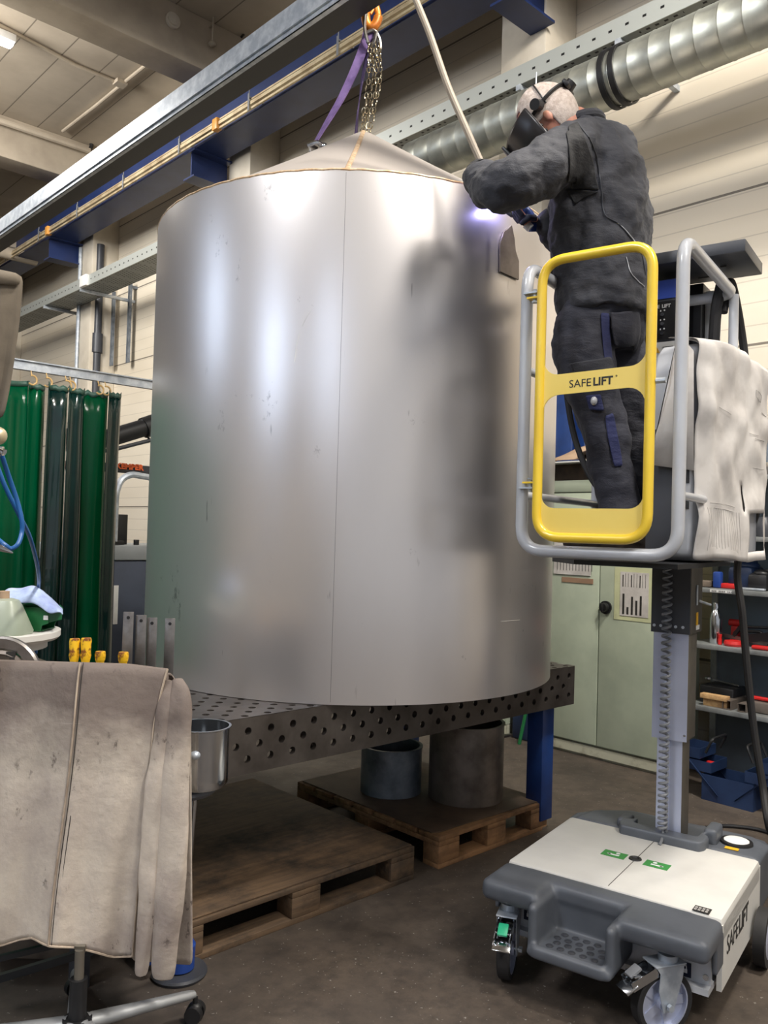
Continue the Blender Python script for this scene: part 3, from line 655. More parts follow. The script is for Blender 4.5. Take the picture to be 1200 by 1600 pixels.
# ------------------------------------------------------------------ tank
TCX, TCY, TR, TZ0, TZ1 = 2.774, 3.183, 1.006, .852, 2.945
t = thing('steel_tank', 'large brushed stainless steel cylindrical tank with a conical top', 'tank', (TCX, TCY, TZ0))
m = MB(); m.lathe([(TR-.004, 0), (TR, 0), (TR, TZ1-TZ0), (TR-.004, TZ1-TZ0)], (TCX, TCY, TZ0), 160, close=True); obj('shell', m, M['tank'], t)
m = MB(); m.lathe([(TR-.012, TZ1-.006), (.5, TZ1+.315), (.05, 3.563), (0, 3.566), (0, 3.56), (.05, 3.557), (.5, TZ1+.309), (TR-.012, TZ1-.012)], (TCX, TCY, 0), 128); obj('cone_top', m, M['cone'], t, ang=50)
m = MB(); pts = []
for i in range(180):
    a = 2*pi*i/180; pts.append(V((TCX+(TR-.004)*cos(a), TCY+(TR-.004)*sin(a), TZ1+.001+.0015*sin(i*2.1))))
m.tube(pts, .0065, 6, closed=True); obj('rim_weld', m, M['weld'], t)
def onT(px, py, R=TR+.001):
    d = ray(px, py); a = d.x**2+d.y**2; b = -2*(d.x*TCX+d.y*TCY); c = TCX**2+TCY**2-R*R
    q = (-b-sqrt(b*b-4*a*c))/2/a; return V((0, 0, CAMH))+q*d
s0 = onT(541, 268); an = atan2(s0.y-TCY, s0.x-TCX)
m = MB(); m.bar((TCX+(TR)*cos(an), TCY+(TR)*sin(an), TZ0+.01), (TCX+(TR)*cos(an), TCY+(TR)*sin(an), TZ1-.01), .0016, .0012, (cos(an), sin(an), 0)); obj('shell_seam', m, mat('seam_line', hx(150, 143, 140), .45, .7), t)
m = MB(); u = V((cos(an), sin(an), 0)); m.tube([V((TCX, TCY, 0))+u*(TR-.02)+V((0, 0, TZ1+.008)), V((TCX, TCY, 0))+u*.5+V((0, 0, TZ1+.321)), V((TCX, TCY, 0))+u*.05+V((0, 0, 3.566))], .011, 8, flat=.5); obj('cone_weld', m, M['weld'], t)
# lifting lug on the cone
LG = V((2.62, 3.02, 0)); dd = V((TCX-1, TCY, 0))
al = at(490, 231, 4.12); lr = (V((al.x, al.y, 0))-V((TCX, TCY, 0))).length; lug = V((al.x, al.y, TZ1+(TR-lr)*.625))
al2 = at(556, 212, 4.30); lr2 = (V((al2.x, al2.y, 0))-V((TCX, TCY, 0))).length; lug2 = V((al2.x, al2.y, TZ1+(TR-lr2)*.625))
for q in (lug, lug2):
    m = MB(); m.box(q+V((0, 0, .02)), (.05, .012, .05), bev=.004); obj('lifting_lug', m, M['steel'], t)
# plate tacked on the shell at right
pl = [(788, 362), (800, 352), (804, 372), (806, 392), (811, 408), (811, 437), (782, 424), (782, 380)]
R2 = TR+.012; m = MB(); a_ = [m.bm.verts.new(onT(x, y, R2)) for x, y in pl]; b_ = [m.bm.verts.new(onT(x, y, R2)-V((cos(an), sin(an), 0))*0+(V((TCX, TCY, 0))-V((onT(x, y, R2).x, onT(x, y, R2).y, 0))).normalized()*.008) for x, y in pl]
m.bm.faces.new(a_); m.bm.faces.new(b_[::-1])
for i in range(len(pl)): j = (i+1) % len(pl); m.bm.faces.new((a_[i], a_[j], b_[j], b_[i]))
obj('tacked_plate', m, M['dsteel'], t)
# bright scratches
m = MB()
for pts in ([(486, 484), (478, 497), (472, 510)], [(468, 520), (463, 540), (460, 566)], [(783, 971), (798, 970), (812, 969)]):
    q = [onT(x, y, TR+.0006) for x, y in pts]; m.tube(q, .0016, 4)
obj('scratch', m, mat('bright_scratch', hx(235, 232, 228), .4, .3), t)

# hoist hook, slings and chain
HK = at(580, 42, 4.26)
h = thing('crane_hook', 'orange crane hook at the top edge above the tank', 'hook', HK)
m = MB(); rl = RT
def PP(px, py, d=4.26): return at(px, py, d)
m.tube(smooth_path([PP(574, -30), PP(572, -4), PP(571, 20), PP(573, 36), PP(579, 43), PP(587, 38), PP(591, 24), PP(588, 10)], 6), [.022]*6+[.024]*30+[.016]*7, 12); obj('hook_body', m, M['hook'], h)
m = MB(); m.tube([PP(590, -6), PP(584, 14), PP(579, 22)], .008, 8); obj('safety_latch', m, M['hook'], h)
m = MB(); m.cyl(PP(576, -20), PP(576, -120), .03, seg=16); m.box(PP(577, -150), (.25, .22, .25), bev=.04); obj('hook_block', m, M['hook'], h)
def strap(name, pts, w, mt, lab, cat, tw=0, group=None, thick=.006):
    ps = smooth_path(pts, 8); m = MB(); n = len(ps); rings = []
    for i, p in enumerate(ps):
        tng = (ps[min(i+1, n-1)]-ps[max(i-1, 0)]).normalized(); sd = tng.cross(FH).normalized()
        sd = Matrix.Rotation(tw*i/n, 3, tng) @ sd; up = tng.cross(sd); w_ = w[0]+(w[1]-w[0])*i/n if isinstance(w, tuple) else w
        rings.append([p+sd*w_/2+up*thick/2, p+sd*w_/2-up*thick/2, p-sd*w_/2-up*thick/2, p-sd*w_/2+up*thick/2])
    m.loft(rings); return obj(name, m, M[mt], None, label=lab, cat=cat, group=group)
strap('lifting_sling', [PP(577, 40), PP(571, 66), PP(556, 105), PP(535, 150), PP(512, 190), lug+V((0, 0, .045))], (.05, .05), 'sling', 'wide violet webbing sling from the hook down to the left lug', 'sling', 1.0)
strap('lifting_sling', [PP(583, 45), PP(578, 70), PP(567, 120), PP(560, 170), lug2+V((0, 0, .045))], (.035, .02), 'slingd', 'thin dark violet sling hanging beside the chain', 'sling', 2.2)
m = MB(); ps = [PP(572, 20, 4.23), PP(570, 44, 4.23), PP(576, 68, 4.23), PP(584, 66, 4.23), PP(588, 50, 4.23)]; m.tube(smooth_path(ps, 6), .009, 8); m.tube(smooth_path([PP(571, 52, 4.25), PP(584, 48, 4.25), PP(592, 60, 4.25), PP(594, 76, 4.25), PP(586, 84, 4.25)], 6), .010, 8); item('sling_shackle', m, 'steel', 'steel shackle hanging in the hook at the chain top', 'shackle')
m = MB(); m.tube(smooth_path([lug+V((-.04, 0, .03)), lug+V((0, -.03, .05)), lug+V((.05, -.02, .04))], 5), .011, 8); m.sph(lug+V((.04, -.03, .045)), .018); item('shackle', m, 'chrome', 'bright shackle at the lower end of the wide violet sling', 'shackle')
m = MB(); rnd = random.Random(3)
for st in range(4):
    e = (st-1.5)*6.2; dp_ = .02*(st % 2)
    top = PP(584+e*.9, 64, 4.21+dp_); bot = PP(571+e*.8, 208, 4.24+dp_); mid = PP(585+e, 122, 4.21+dp_)
    ps = smooth_path([top, mid, bot], 15); acc = 0; prev = ps[0]; k = 0
    for p in ps[1:]:
        acc += (p-prev).length; d = (p-prev).normalized()
        if acc > .0215:
            acc = 0; k += 1; sd = d.cross(UZ if abs(d.z) < .9 else FH).normalized()
            sd = Matrix.Rotation((k % 2)*pi/2+rnd.uniform(-.4, .4), 3, d) @ sd
            c0 = p+V((rnd.uniform(-.006, .006), rnd.uniform(-.006, .006), 0))
            ring = [c0+d*(.0158*sin(t_))+sd*(.0090*cos(t_)) for t_ in [2*pi*i/12 for i in range(12)]]
            m.tube(ring, .0030, 5, closed=True)
        prev = p
item('lifting_chain', m, 'chain', 'bundle of steel link chain hanging from the hook to the cone tip', 'chain')
# ------------------------------------------------------------------ pallets and rings
def pallet(name, lab, x0, x1, y0, y1, wd, deckwood, skew=0):
    p = thing(name, lab, 'pallet', ((x0+x1)/2, (y0+y1)/2, 0))
    L, W = x1-x0, y1-y0
    for k, yy in enumerate((y0+.05, (y0+y1)/2, y1-.05)):
        for j, xx in enumerate((x0+.07, (x0+x1)/2, x1-.07)):
            m = MB(); m.b2((xx-.07, yy-.05, .0225), (xx+.07, yy+.05, .1), bev=.003); obj('block', m, wd, p)
        m = MB(); m.b2((x0, yy-.05, 0), (x1, yy+.05, .022), bev=.002); obj('bottom_board', m, wd, p)
    for j, xx in enumerate((x0+.07, (x0+x1)/2, x1-.07)):
        m = MB(); m.b2((xx-.07, y0, .1005), (xx+.07, y1, .1225), bev=.002); obj('cross_board', m, wd, p)
    n = 7; bw = (W-.02*(n-1))/n
    for k in range(n):
        yy = y0+k*(bw+.02); m = MB(); m.b2((x0, yy, .123), (x1, yy+bw, .144), bev=.003); obj('deck_board', m, deckwood, p)
    return p
pallet('wooden_pallet', 'dark oil-stained wooden pallet on the floor at left under the table', 1.45, 2.65, 2.56, 3.82, M['dirtywood'], M['dirtywood'])
m = MB(); m.b2((1.47, 2.57, .1455), (2.64, 3.80, .152), bev=.002); item('cover_sheet', m, 'dirtywood', 'grimy flat board sheet covering the dark left pallet', 'board')
pallet('wooden_pallet', 'brown wooden pallet under the two metal rings', 2.81, 3.64, 2.56, 3.62, M['wood'], M['wood'])
m = MB(); poly = [(2.82, 2.62), (2.86, 2.60), (3.0, 2.60), (3.63, 2.57), (3.635, 3.2), (3.62, 3.6), (2.83, 3.6)]
m.prism(poly, .1455, .150); item('cover_sheet', m, 'hardboard', 'torn brown hardboard sheet under the metal rings', 'board')
def ring(lab, x, y, R, h, mt, tab=False):
    g = thing('steel_ring', lab, 'metal ring', (x, y, .151), 0)
    m = MB(); m.lathe([(R-.004, 0), (R, 0), (R, h), (R-.004, h)], (x, y, .151), 64, close=True); obj('wall', m, M[mt], g)
    m = MB(); m.lathe([(R-.012, h), (R+.004, h), (R+.004, h+.008), (R-.012, h+.008)], (x, y, .151), 64, close=True); obj('rim', m, M[mt], g)
    if tab: m = MB(); m.box((x+R*.72+.02, y-R*.68, .151+h*.82), (.09, .02, .012)); obj('tab', m, M['dsteel'], g)
ring('lower open zinc-grey sheet ring on the brown pallet', 3.10, 3.184, .162, .235, 'gsteel')
ring('taller dull brown steel ring with a small side tab on the brown pallet', 3.342, 2.869, .195, .385, 'dsteel', True)
# flat bars standing at the left table end
for i, (px, y0, w, lab) in enumerate(((201, 956, .036, 'leftmost upright flat steel bar behind the leather jacket'), (221, 961, .036, 'second upright flat steel bar from the left behind the leather jacket'), (238, 965, .036, 'third upright flat steel bar behind the leather jacket'), (266, 966, .036, 'rightmost upright flat steel bar, apart from the other three'))):
    a = ony(px, y0, 2.75); g = thing('flat_steel_bar', lab, 'steel bar', (a.x, 2.75, .851), 0, 'upright flat bars')
    m = MB(); Mt = Matrix.Translation((a.x, 2.75, .851)) @ Matrix.Rotation(-.6, 4, 'Z'); hh = a.z-.851; tilt = Matrix.Rotation(radians((-3, -4, -1, 0)[i]), 4, 'Y')
    m.box((0, 0, hh/2), (w, .006, hh), Mt, bev=.001); obj('bar', m, M['steel'], g)
    m = MB(); m.cyl(Mt @ V((0, -.0034, hh-.02)), Mt @ V((0, -.0045, hh-.02)), .006, seg=12); obj('bolt_hole', m, M['black'], g)
# ================================================================== personnel lift
LO = V((2.34, 1.485, 0)); LR = -radians(78)
lift = thing('personnel_lift', 'grey and white push-around personnel lift with a yellow gate carrying the worker', 'lift', LO, LR)
def P(name, m, mt, par=None, **k): return obj(name, m, M[mt] if isinstance(mt, str) else mt, par or lift, local=True, **k)
def remesh(o, vox, sm=0, fac=.5):
    r = o.modifiers.new('r', 'REMESH'); r.mode = 'VOXEL'; r.voxel_size = vox; r.use_smooth_shade = True
    if sm: s_ = o.modifiers.new('s', 'SMOOTH'); s_.iterations = sm; s_.factor = fac
    return o
# --- base
m = MB(); m.b2((-.374, .186, .255), (.374, .79, .342), bev=.016); m.b2((.358, .186, .115), (.374, .79, .32)); m.b2((-.374, .186, .115), (-.358, .79, .32)); P('deck_cover', m, 'offwhite')
m = MB(); m.b2((-.0012, .20, .3418), (.0012, .77, .3426)); P('deck_seam', m, 'ink')
m = MB(); m.b2((-.35, .15, .125), (.35, .165, .27)); m.b2((-.35, .12, .12), (.35, .98, .14)); P('chassis', m, 'lgrey')
m = MB()
m.box((-.270, .087, .305), (.216, .206, .072), bev=.022); m.box((.236, .087, .305), (.286, .206, .072), bev=.022); m.box((0, .148, .305), (.60, .088, .072), bev=.02)
m.box((-.165, .04, .245), (.032, .2, .15), bev=.012); m.box((.095, .04, .245), (.032, .2, .15), bev=.012); m.box((-.035, .125, .245), (.27, .03, .15), bev=.01)
m.box((-.035, .03, .175), (.285, .21, .03), bev=.012); m.box((-.035, -.065, .18), (.25, .03, .045), bev=.012)
m.b2((-.378, .10, .2), (-.36, .19, .3)); m.b2((.36, .10, .2), (.378, .19, .3))
o = P('front_bumper', m, 'gm'); remesh(o, .0065, 6); bake(o)
m = MB()
for i in range(5):
    for j in range(4): m.lathe([(0, 0), (.011, 0), (.0125, -.001), (0, -.001)], (-.115+.038*i+.012*(j % 2), -.02+.033*j, .1925), 12)
P('tread_dots', m, 'darkgrey')
m = MB(); m.prism([(-.39, .80), (.37, .80), (.37, 1.02), (.34, 1.07), (.1, 1.09), (-.2, 1.07), (-.34, .98), (-.39, .90)], .13, .325)
m.prism([(-.36, .80), (.36, .80), (.35, 1.01), (.3, 1.05), (-.2, 1.05), (-.33, .95)], .325, .338)
o = P('rear_housing', m, 'gm'); remesh(o, .009, 5); bake(o)
m = MB(); m.lathe([(.048, 0), (.062, 0), (.060, .010), (.05, .012), (.048, .008)], (.262, .925, .337), 40, close=True); P('disc_ring', m, 'black')
m = MB(); m.lathe([(0, .0), (.047, .0), (.047, .012), (.044, .014), (0, .014)], (.262, .925, .337), 40); P('disc_cap', m, 'white', label='round white cap on the rear housing')
m = MB(); m.box((.262, .842, .341), (.05, .025, .002)); P('warning_sticker', m, 'warn')
for x in (-.155, .155): m = MB(); m.box((x, .862, .345), (.045, .035, .016), bev=.006); P('push_button', m, 'black')
m = MB(); m.lathe([(0, .001), (.012, .001), (.014, .004), (.022, .004), (.024, 0), (0, 0)], (-.002, .494, .342), 28); P('deck_grommet', m, 'black')
for x, s_ in ((-.078, 1), (.080, -1)):
    m = MB(); m.box((x, .486, .3428), (.088, .058, .0012)); st = P('green_sticker', m, 'green', label='green arrow sticker')
    m = MB(); m.box((x, .480, .3437), (.04, .010, .0006)); m.prism([(x-.026*s_, .480), (x-.012*s_, .490), (x-.012*s_, .470)][::s_], .3434, .344); m.lathe([(0, 0), (.008, 0), (.008, .0006), (0, .0006)], (x+.01*s_, .500, .3434), 12); P('arrow_print', m, 'inkw', st)
m = MB(); m.box((.305, .212, .3428), (.052, .042, .0012)); st = P('instruction_label', m, 'ink', label='small black pictogram label')
m = MB()
for i in range(4):
    for j in range(2): m.box((.286+.0115*i, .203+.016*j, .3437), (.008, .011, .0005))
P('pictograms', m, mat('label_grey', hx(180, 176, 172), .5), st)
text('side_print', 'SAFE', .085, (.3748, .245, .205), (0, 1, 0), (0, 0, 1), M['ink'], lift, 0, local=True, spacing=.95)
text('side_print', 'LIFT', .085, (.3748, .425, .205), (0, 1, 0), (0, 0, 1), M['ink'], lift, .0022, local=True, spacing=.98)
for x, z in ((-.262, .19), (.268, .17)):
    m = MB(); m.box((x, .148, z), (.045, .003, .045)); st = P('lift_point_label', m, mat('label_navy', hx(24, 30, 52), .5))
    m = MB(); m.tube([V((x-.008, .1455, z+.002)), V((x-.008, .1455, z+.012)), V((x+.008, .1455, z+.012)), V((x+.008, .1455, z+.002))], .0018, 5); m.box((x, .1455, z-.004), (.022, .001, .012)); P('label_print', m, 'inkw', st)
m = MB(); m.cyl((.335, .149, .165), (.335, .144, .165), .009, seg=12); P('bolt', m, 'chrome')
# --- casters
def caster(cx, cy, yaw, col, nm='caster', lab=None):
    Mt = Matrix.Translation((cx, cy, 0)) @ Matrix.Rotation(yaw, 4, 'Z')      # wheel axis along local x, trailing along -y
    r = .1; A = Mt @ Matrix.Translation((0, 0, r)) @ Matrix.Rotation(pi/2, 4, 'Y')
    m = MB(); m.lathe([(r-.017, -.0215), (r-.004, -.022), (r, -.018), (r, .018), (r-.004, .022), (r-.017, .0215)], seg=48, M=A, close=True); w = P(nm, m, 'rubber', label=lab)
    m = MB(); m.lathe([(r-.022, -.020), (r-.0175, -.020), (r-.0175, .020), (r-.022, .020)], seg=40, M=A, close=True); m.lathe([(0, -.024), (.022, -.024), (.024, .0), (.022, .024), (0, .024)], seg=24, M=A)
    for k in range(5):
        a = 2*pi*k/5+.3; q0 = A @ V((.018*cos(a), .018*sin(a), 0)); q1 = A @ V((.079*cos(a), .079*sin(a), 0)); m.bar(q0, q1, .028, .014, A.to_3x3() @ V((0, 0, 1)))
    m.lathe([(.02, -.003), (.079, -.003), (.079, .003), (.02, .003)], seg=40, M=A, close=True)
    P('wheel_rim', m, 'alu', w)
    m = MB()
    for sx in (-1, 1):
        x = sx*.033; poly = [(-.018, .082), (.018, .082), (.05, .18), (.055, .218), (-.045, .222), (-.030, .20), (-.035, .15)]
        A2 = Mt @ Matrix(((0, 0, 1, x), (1, 0, 0, .0), (0, 1, 0, 0), (0, 0, 0, 1)))
        m.prism(poly, -.0015, .0015, A2)
    m.box((0, .008, .222), (.072, .11, .006), Mt, .002); m.cyl(Mt @ V((-.045, 0, .1)), Mt @ V((.045, 0, .1)), .006, seg=10); m.cyl(Mt @ V((-.05, 0, .1)), Mt @ V((-.038, 0, .1)), .011, seg=6); m.cyl(Mt @ V((.038, 0, .1)), Mt @ V((.05, 0, .1)), .011, seg=6)
    m.cyl(Mt @ V((0, .02, .222)), Mt @ V((0, .02, .245)), .03, seg=20); P('fork', m, 'galv', w)
    m = MB(); m.box((0, -.075, .198), (.052, .085, .006), Mt @ Matrix.Translation((0, 0, 0)), .002)
    m.bar(Mt @ V((-.026, -.035, .205)), Mt @ V((-.026, -.125, .17)), .004, .03); m.bar(Mt @ V((.026, -.035, .205)), Mt @ V((.026, -.125, .17)), .004, .03)
    m.box((0, 0, 0), (.062, .045, .006), Mt @ Matrix.Translation((0, -.125, .162)) @ Matrix.Rotation(.5, 4, 'X'), .002); P('brake_pedal', m, 'chrome', w)
    m = MB(); m.box((0, 0, 0), (.034, .045, .010), Mt @ Matrix.Translation((0, -.105, .205)) @ Matrix.Rotation(.55, 4, 'X'), .003); P('release_lever', m, col, w)
caster(-.30, .055, radians(16), 'teal', lab='left front caster with a green release lever')
caster(.228, .05, radians(-37), 'midgrey')
m = MB(); A = Matrix.Translation((.405, .70, .1)) @ Matrix.Rotation(pi/2, 4, 'Y'); m.lathe([(0, -.02), (.1, -.02), (.1, .02), (0, .02)], seg=40, M=A); w = P('rear_wheel', m, 'rubber')
m = MB(); m.lathe([(0, .021), (.07, .021), (.075, .018)], seg=30, M=A); P('wheel_rim', m, 'alu', w)
m = MB(); m.b2((-.41, .66, 0.0), (-.375, .76, .1)); A = Matrix.Translation((-.392, .80, .1)) @ Matrix.Rotation(pi/2, 4, 'Y'); m = MB(); m.lathe([(0, -.015), (.1, -.015), (.1, .015), (0, .015)], seg=40, M=A); P('rear_wheel', m, 'rubber')
# --- mast
cx = .034
m = MB(); m.prism([(-.135, .715), (.17, .715), (.185, .745), (.185, .81), (.15, .84), (.15, .78), (-.10, .78), (-.10, .84), (-.15, .80), (-.15, .745)], .33, .378); m.box((.18, .90, .36), (.05, .12, .07), bev=.012); m.box((-.16, .86, .35), (.05, .10, .04), bev=.012)
o = P('mast_foot', m, 'gm'); remesh(o, .006, 3); bake(o)
def section(nm, w, z0, z1, y0, y1, front, side):
    m = MB(); m.b2((cx-w/2, y0, z0), (cx+w/2, y0+.004, z1)); m.b2((cx-w/2+.028, y0-.004, z0), (cx-w/2+.05, y0, z1)) if nm != 'mast_cover' else None
    s_ = P(nm, m, front)
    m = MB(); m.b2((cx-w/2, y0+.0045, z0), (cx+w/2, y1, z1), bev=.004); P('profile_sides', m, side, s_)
    return s_
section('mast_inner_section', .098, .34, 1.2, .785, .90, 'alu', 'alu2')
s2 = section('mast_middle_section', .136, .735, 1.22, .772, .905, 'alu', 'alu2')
m = MB()
for x in (-.03, .06): m.cyl((cx+x, .770, .76), (cx+x, .774, .76), .005, seg=8)
P('rivets', m, 'chrome', s2)
m = MB(); m.b2((cx-.075, .757, 1.158), (cx+.075, .762, 1.44)); s3 = P('mast_cover', m, 'darkgrey')
m = MB(); m.b2((cx-.075, .7625, 1.158), (cx+.078, .935, 1.44), bev=.003); P('cover_sides', m, mat('bronze_grey', hx(92, 88, 82), .45, .3), s3)
m = MB()
for x in (-.062, -.036, .022, .050): m.cyl((cx+x, .754, 1.185), (cx+x, .7575, 1.185), .006, seg=10)
P('cover_screws', m, 'galv', s3)
m = MB(); m.box((cx+.080, .85, 1.215), (.002, .028, .05)); P('warning_label', m, 'warn', s3)
m = MB(); m.box((cx+.080, .86, 1.18), (.002, .05, .018)); P('hazard_stripe', m, 'white', s3)
m = MB(); m.box((cx+.081, .84, 1.31), (.004, .02, .08), bev=.001); m.cyl((cx+.08, .875, 1.285), (cx+.12, .90, 1.27), .005, seg=8); P('latch', m, 'galv', s3)
m = MB(); m.b2((-.06, .78, 1.45), (.13, .93, 2.55), bev=.004); P('mast_column', m, 'black')
m = MB(); m.b2((.132, .80, 1.9), (.165, .93, 2.52), bev=.003); P('mast_side_rail', m, 'lgrey')
m = MB(); m.b2((.10, .755, 1.9), (.128, .78, 2.5)); P('mast_guide', m, 'darkgrey')
pts = []; nt_ = 41
for i in range(nt_*12):
    t_ = i/12; a = 2*pi*t_; q = t_/nt_
    z = .385+1.06*(q**1.12); pts.append(V((.026+.0155*cos(a), .738+.0155*sin(a), z)))
m = MB(); m.tube(pts, .0056, 6); P('coiled_cable', m, 'midgrey')
m = MB(); m.tube(smooth_path([(.026, .738, .40), (.03, .73, .37), (.032, .70, .352), (.03, .69, .344)], 6), .006, 8); P('cable_tail', m, 'midgrey')
m = MB(); m.b2((-.30, .49, 2.555), (.342, .80, 2.60), bev=.004); P('top_plate', m, 'darkgrey')
m = MB(); m.box((.24, .62, 2.552), (.022, .006, .004)); P('plate_slot', m, 'ink')
m = MB(); m.box((.15, .72, 2.552), (.05, .006, .004)); P('plate_slot', m, 'ink')
# --- platform
m = MB(); m.prism([(-.10, .075), (.25, .05), (.25, .78), (-.262, .78), (-.262, .27)], 1.436, 1.452); P('platform_floor', m, 'black')
m = MB(); zt, zb = 2.462, 1.478
path = arc([(-.262, .69, zt), (-.262, 0, zt), (-.262, 0, zb), (.262, 0, zb), (.262, 0, zt), (.262, .70, zt), (-.262, .70, zt)], .085, 8)
m.tube(path, .0205, 16); P('guard_rail', m, 'lgrey')
m = MB()
for sx in (-1, 1):
    for z, ye in (((1.667, .70), (2.10, .70)) if sx < 0 else ((1.667, .30),)): m.tube([(sx*.262, .0, z), (sx*.262, ye, z)], .014, 12)
    m.tube([(sx*.262, .70, 1.45), (sx*.262, .70, zt)], .018, 12)
P('side_rails', m, 'lgrey')
# gate
g0 = -.032
m = MB(); m.tube(arc([(-.192, g0, 1.525), (-.192, g0, 2.452), (.178, g0, 2.452), (.178, g0, 1.525)], .082, 9, closed=True), .0165, 16, closed=True); gate = P('gate', m, 'yellow', label='yellow tubular entry gate')
def fil(x0, z0, x1, z1, r, up):  # one concave side of a panel from left to right
    s_ = 1 if up else -1; out = []
    for k in range(7): a = pi/2*k/6; out.append((x0+r-r*cos(a), z0+s_*(r-r*sin(a))))
    for k in range(7): a = pi/2*(1-k/6); out.append((x1-r+r*cos(a), z1+s_*(r-r*sin(a))))
    return out
MY = Matrix(((1, 0, 0, 0), (0, 0, 1, g0), (0, 1, 0, 0), (0, 0, 0, 1)))
top = fil(-.178, 2.066, .164, 2.072, .05, True); bot = fil(-.178, 1.998, .164, 2.004, .055, False)
m = MB(); m.prism(top+bot[::-1], -.002, .002, MY); P('name_band', m, 'yellowp', gate)
top = fil(-.178, 1.622, .164, 1.622, .045, True); m = MB(); m.prism(top+[(.164, 1.56), (.150, 1.53), (-.164, 1.53), (-.178, 1.56)], -.002, .002, MY); P('kick_panel', m, 'yellowp', gate)
text('band_print', 'SAFE', .0365, (-.088, g0-.0026, 2.018), (1, 0, .012), (0, 0, 1), M['ink'], gate, 0, ext=.0004, local=True)
text('band_print', 'LIFT', .0365, (-.0065, g0-.0026, 2.0195), (1, 0, .012), (0, 0, 1), M['ink'], gate, .0011, ext=.0004, local=True)
m = MB(); m.lathe([(.0015, 0), (.0028, 0), (.0028, .0008), (.0015, .0008)], seg=12, M=Matrix.Translation((.071, g0-.0026, 2.045)) @ Matrix.Rotation(pi/2, 4, 'X'), close=True); P('band_print', m, 'ink', gate)
for z, up in ((2.345, 1), (1.700, -1)):
    m = MB(); m.box((-.222, -.02, z-.008*up), (.05, .03, .006)); P('hinge_lug', m, 'yellow', gate)
    m = MB(); m.box((-.236, -.018, z+.010*up), (.05, .03, .005)); m.cyl((-.223, -.02, z-.022), (-.223, -.02, z+.022), .006, seg=10); m.cyl((-.223, -.02, z+(-.024 if up > 0 else .018)), (-.223, -.02, z+(-.018 if up > 0 else .024)), .011, seg=6); P('hinge_bracket', m, 'galv', label='grey hinge with bolt')
m = MB(); m.cyl((.195, -.03, 2.02), (.225, -.03, 2.02), .009, seg=10); P('gate_stop', m, 'galv')
# control panel
cb = .55
m = MB(); m.b2((-.10, cb, 1.50), (.095, cb+.14, 2.515), bev=.006); ct = P('control_box', m, 'darkgrey')
m = MB(); m.b2((-.09, cb-.003, 2.44), (.088, cb, 2.51)); P('blue_cover', m, 'display_blue', ct, label='blue top section')
m = MB(); m.b2((-.09, cb-.004, 2.285), (.088, cb, 2.43)); P('switch_plate', m, 'black', ct)
text('panel_print', 'SAFE', .018, (-.008, cb-.0055, 2.405), (1, 0, 0), (0, 0, 1), M['inkw'], ct, 0, ext=.0003, local=True)
text('panel_print', 'LIFT', .018, (.038, cb-.0055, 2.405), (1, 0, 0), (0, 0, 1), M['inkw'], ct, .0006, ext=.0003, local=True)
for z in (2.378, 2.343, 2.308):
    m = MB(); m.lathe([(0, .008), (.007, .008), (.0085, 0), (0, 0)], seg=16, M=Matrix.Translation((.042, cb-.005, z)) @ Matrix.Rotation(pi/2, 4, 'X')); P('switch', m, 'chrome', ct)
    m = MB(); m.lathe([(0, 0), (.003, 0), (.003, .002), (0, .002)], seg=10, M=Matrix.Translation((.048, cb-.004, z+.017)) @ Matrix.Rotation(pi/2, 4, 'X')); m.box((.034, cb-.005, z+.016), (.004, .001, .006)); P('indicator', m, 'inkw', ct)
m = MB(); m.b2((-.0, cb-.004, 1.96), (.090, cb-.0005, 2.275)); lb = P('warning_sheet', m, 'white', ct, label='white sheet with warning pictograms')
m = MB()
for z in (2.245, 2.055, 2.02, 1.985): m.prism([(.01, z-.01), (.034, z-.01), (.022, z+.013)], 0, .001, Matrix(((1, 0, 0, 0), (0, 0, 1, cb-.0055), (0, 1, 0, 0), (0, 0, 0, 1))))
P('warning_triangles', m, 'warn', lb)
m = MB()
for z in (2.125, 2.10): m.lathe([(0, 0), (.0115, 0), (.0115, .001), (0, .001)], seg=16, M=Matrix.Translation((.022, cb-.0045, z)) @ Matrix.Rotation(pi/2, 4, 'X'))
P('mandatory_signs', m, 'signblue', lb)
m = MB(); m.lathe([(.008, 0), (.0115, 0), (.0115, .001), (.008, .001)], seg=18, M=Matrix.Translation((.022, cb-.0045, 2.078)) @ Matrix.Rotation(pi/2, 4, 'X'), close=True); m.bar((.014, cb-.005, 2.086), (.030, cb-.005, 2.07), .001, .003); m.box((.058, cb-.005, 2.17), (.03, .001, .002)); P('prohibition_sign', m, 'red', lb)
m = MB()
for z in (2.255, 2.248, 2.241, 2.234, 2.13, 2.122, 2.105, 2.097, 2.08, 2.072, 2.055, 2.03): m.box((.064, cb-.005, z), (.04, .001, .0022))
m.tube([V((.012, cb-.005, 2.15)), V((.012, cb-.005, 2.18)), V((.03, cb-.005, 2.197)), V((.048, cb-.005, 2.18)), V((.048, cb-.005, 2.15)), V((.012, cb-.005, 2.15))], .0012, 4); m.box((.028, cb-.005, 2.163), (.012, .001, .016)); m.box((.02, cb-.005, 2.213), (.004, .001, .018)); m.box((.05, cb-.005, 2.213), (.05, .001, .003)); m.box((.04, cb-.0048, 2.138), (.088, .001, .0012)); m.box((.04, cb-.0048, 2.203), (.088, .001, .0008))
P('sheet_print', m, 'ink', lb)
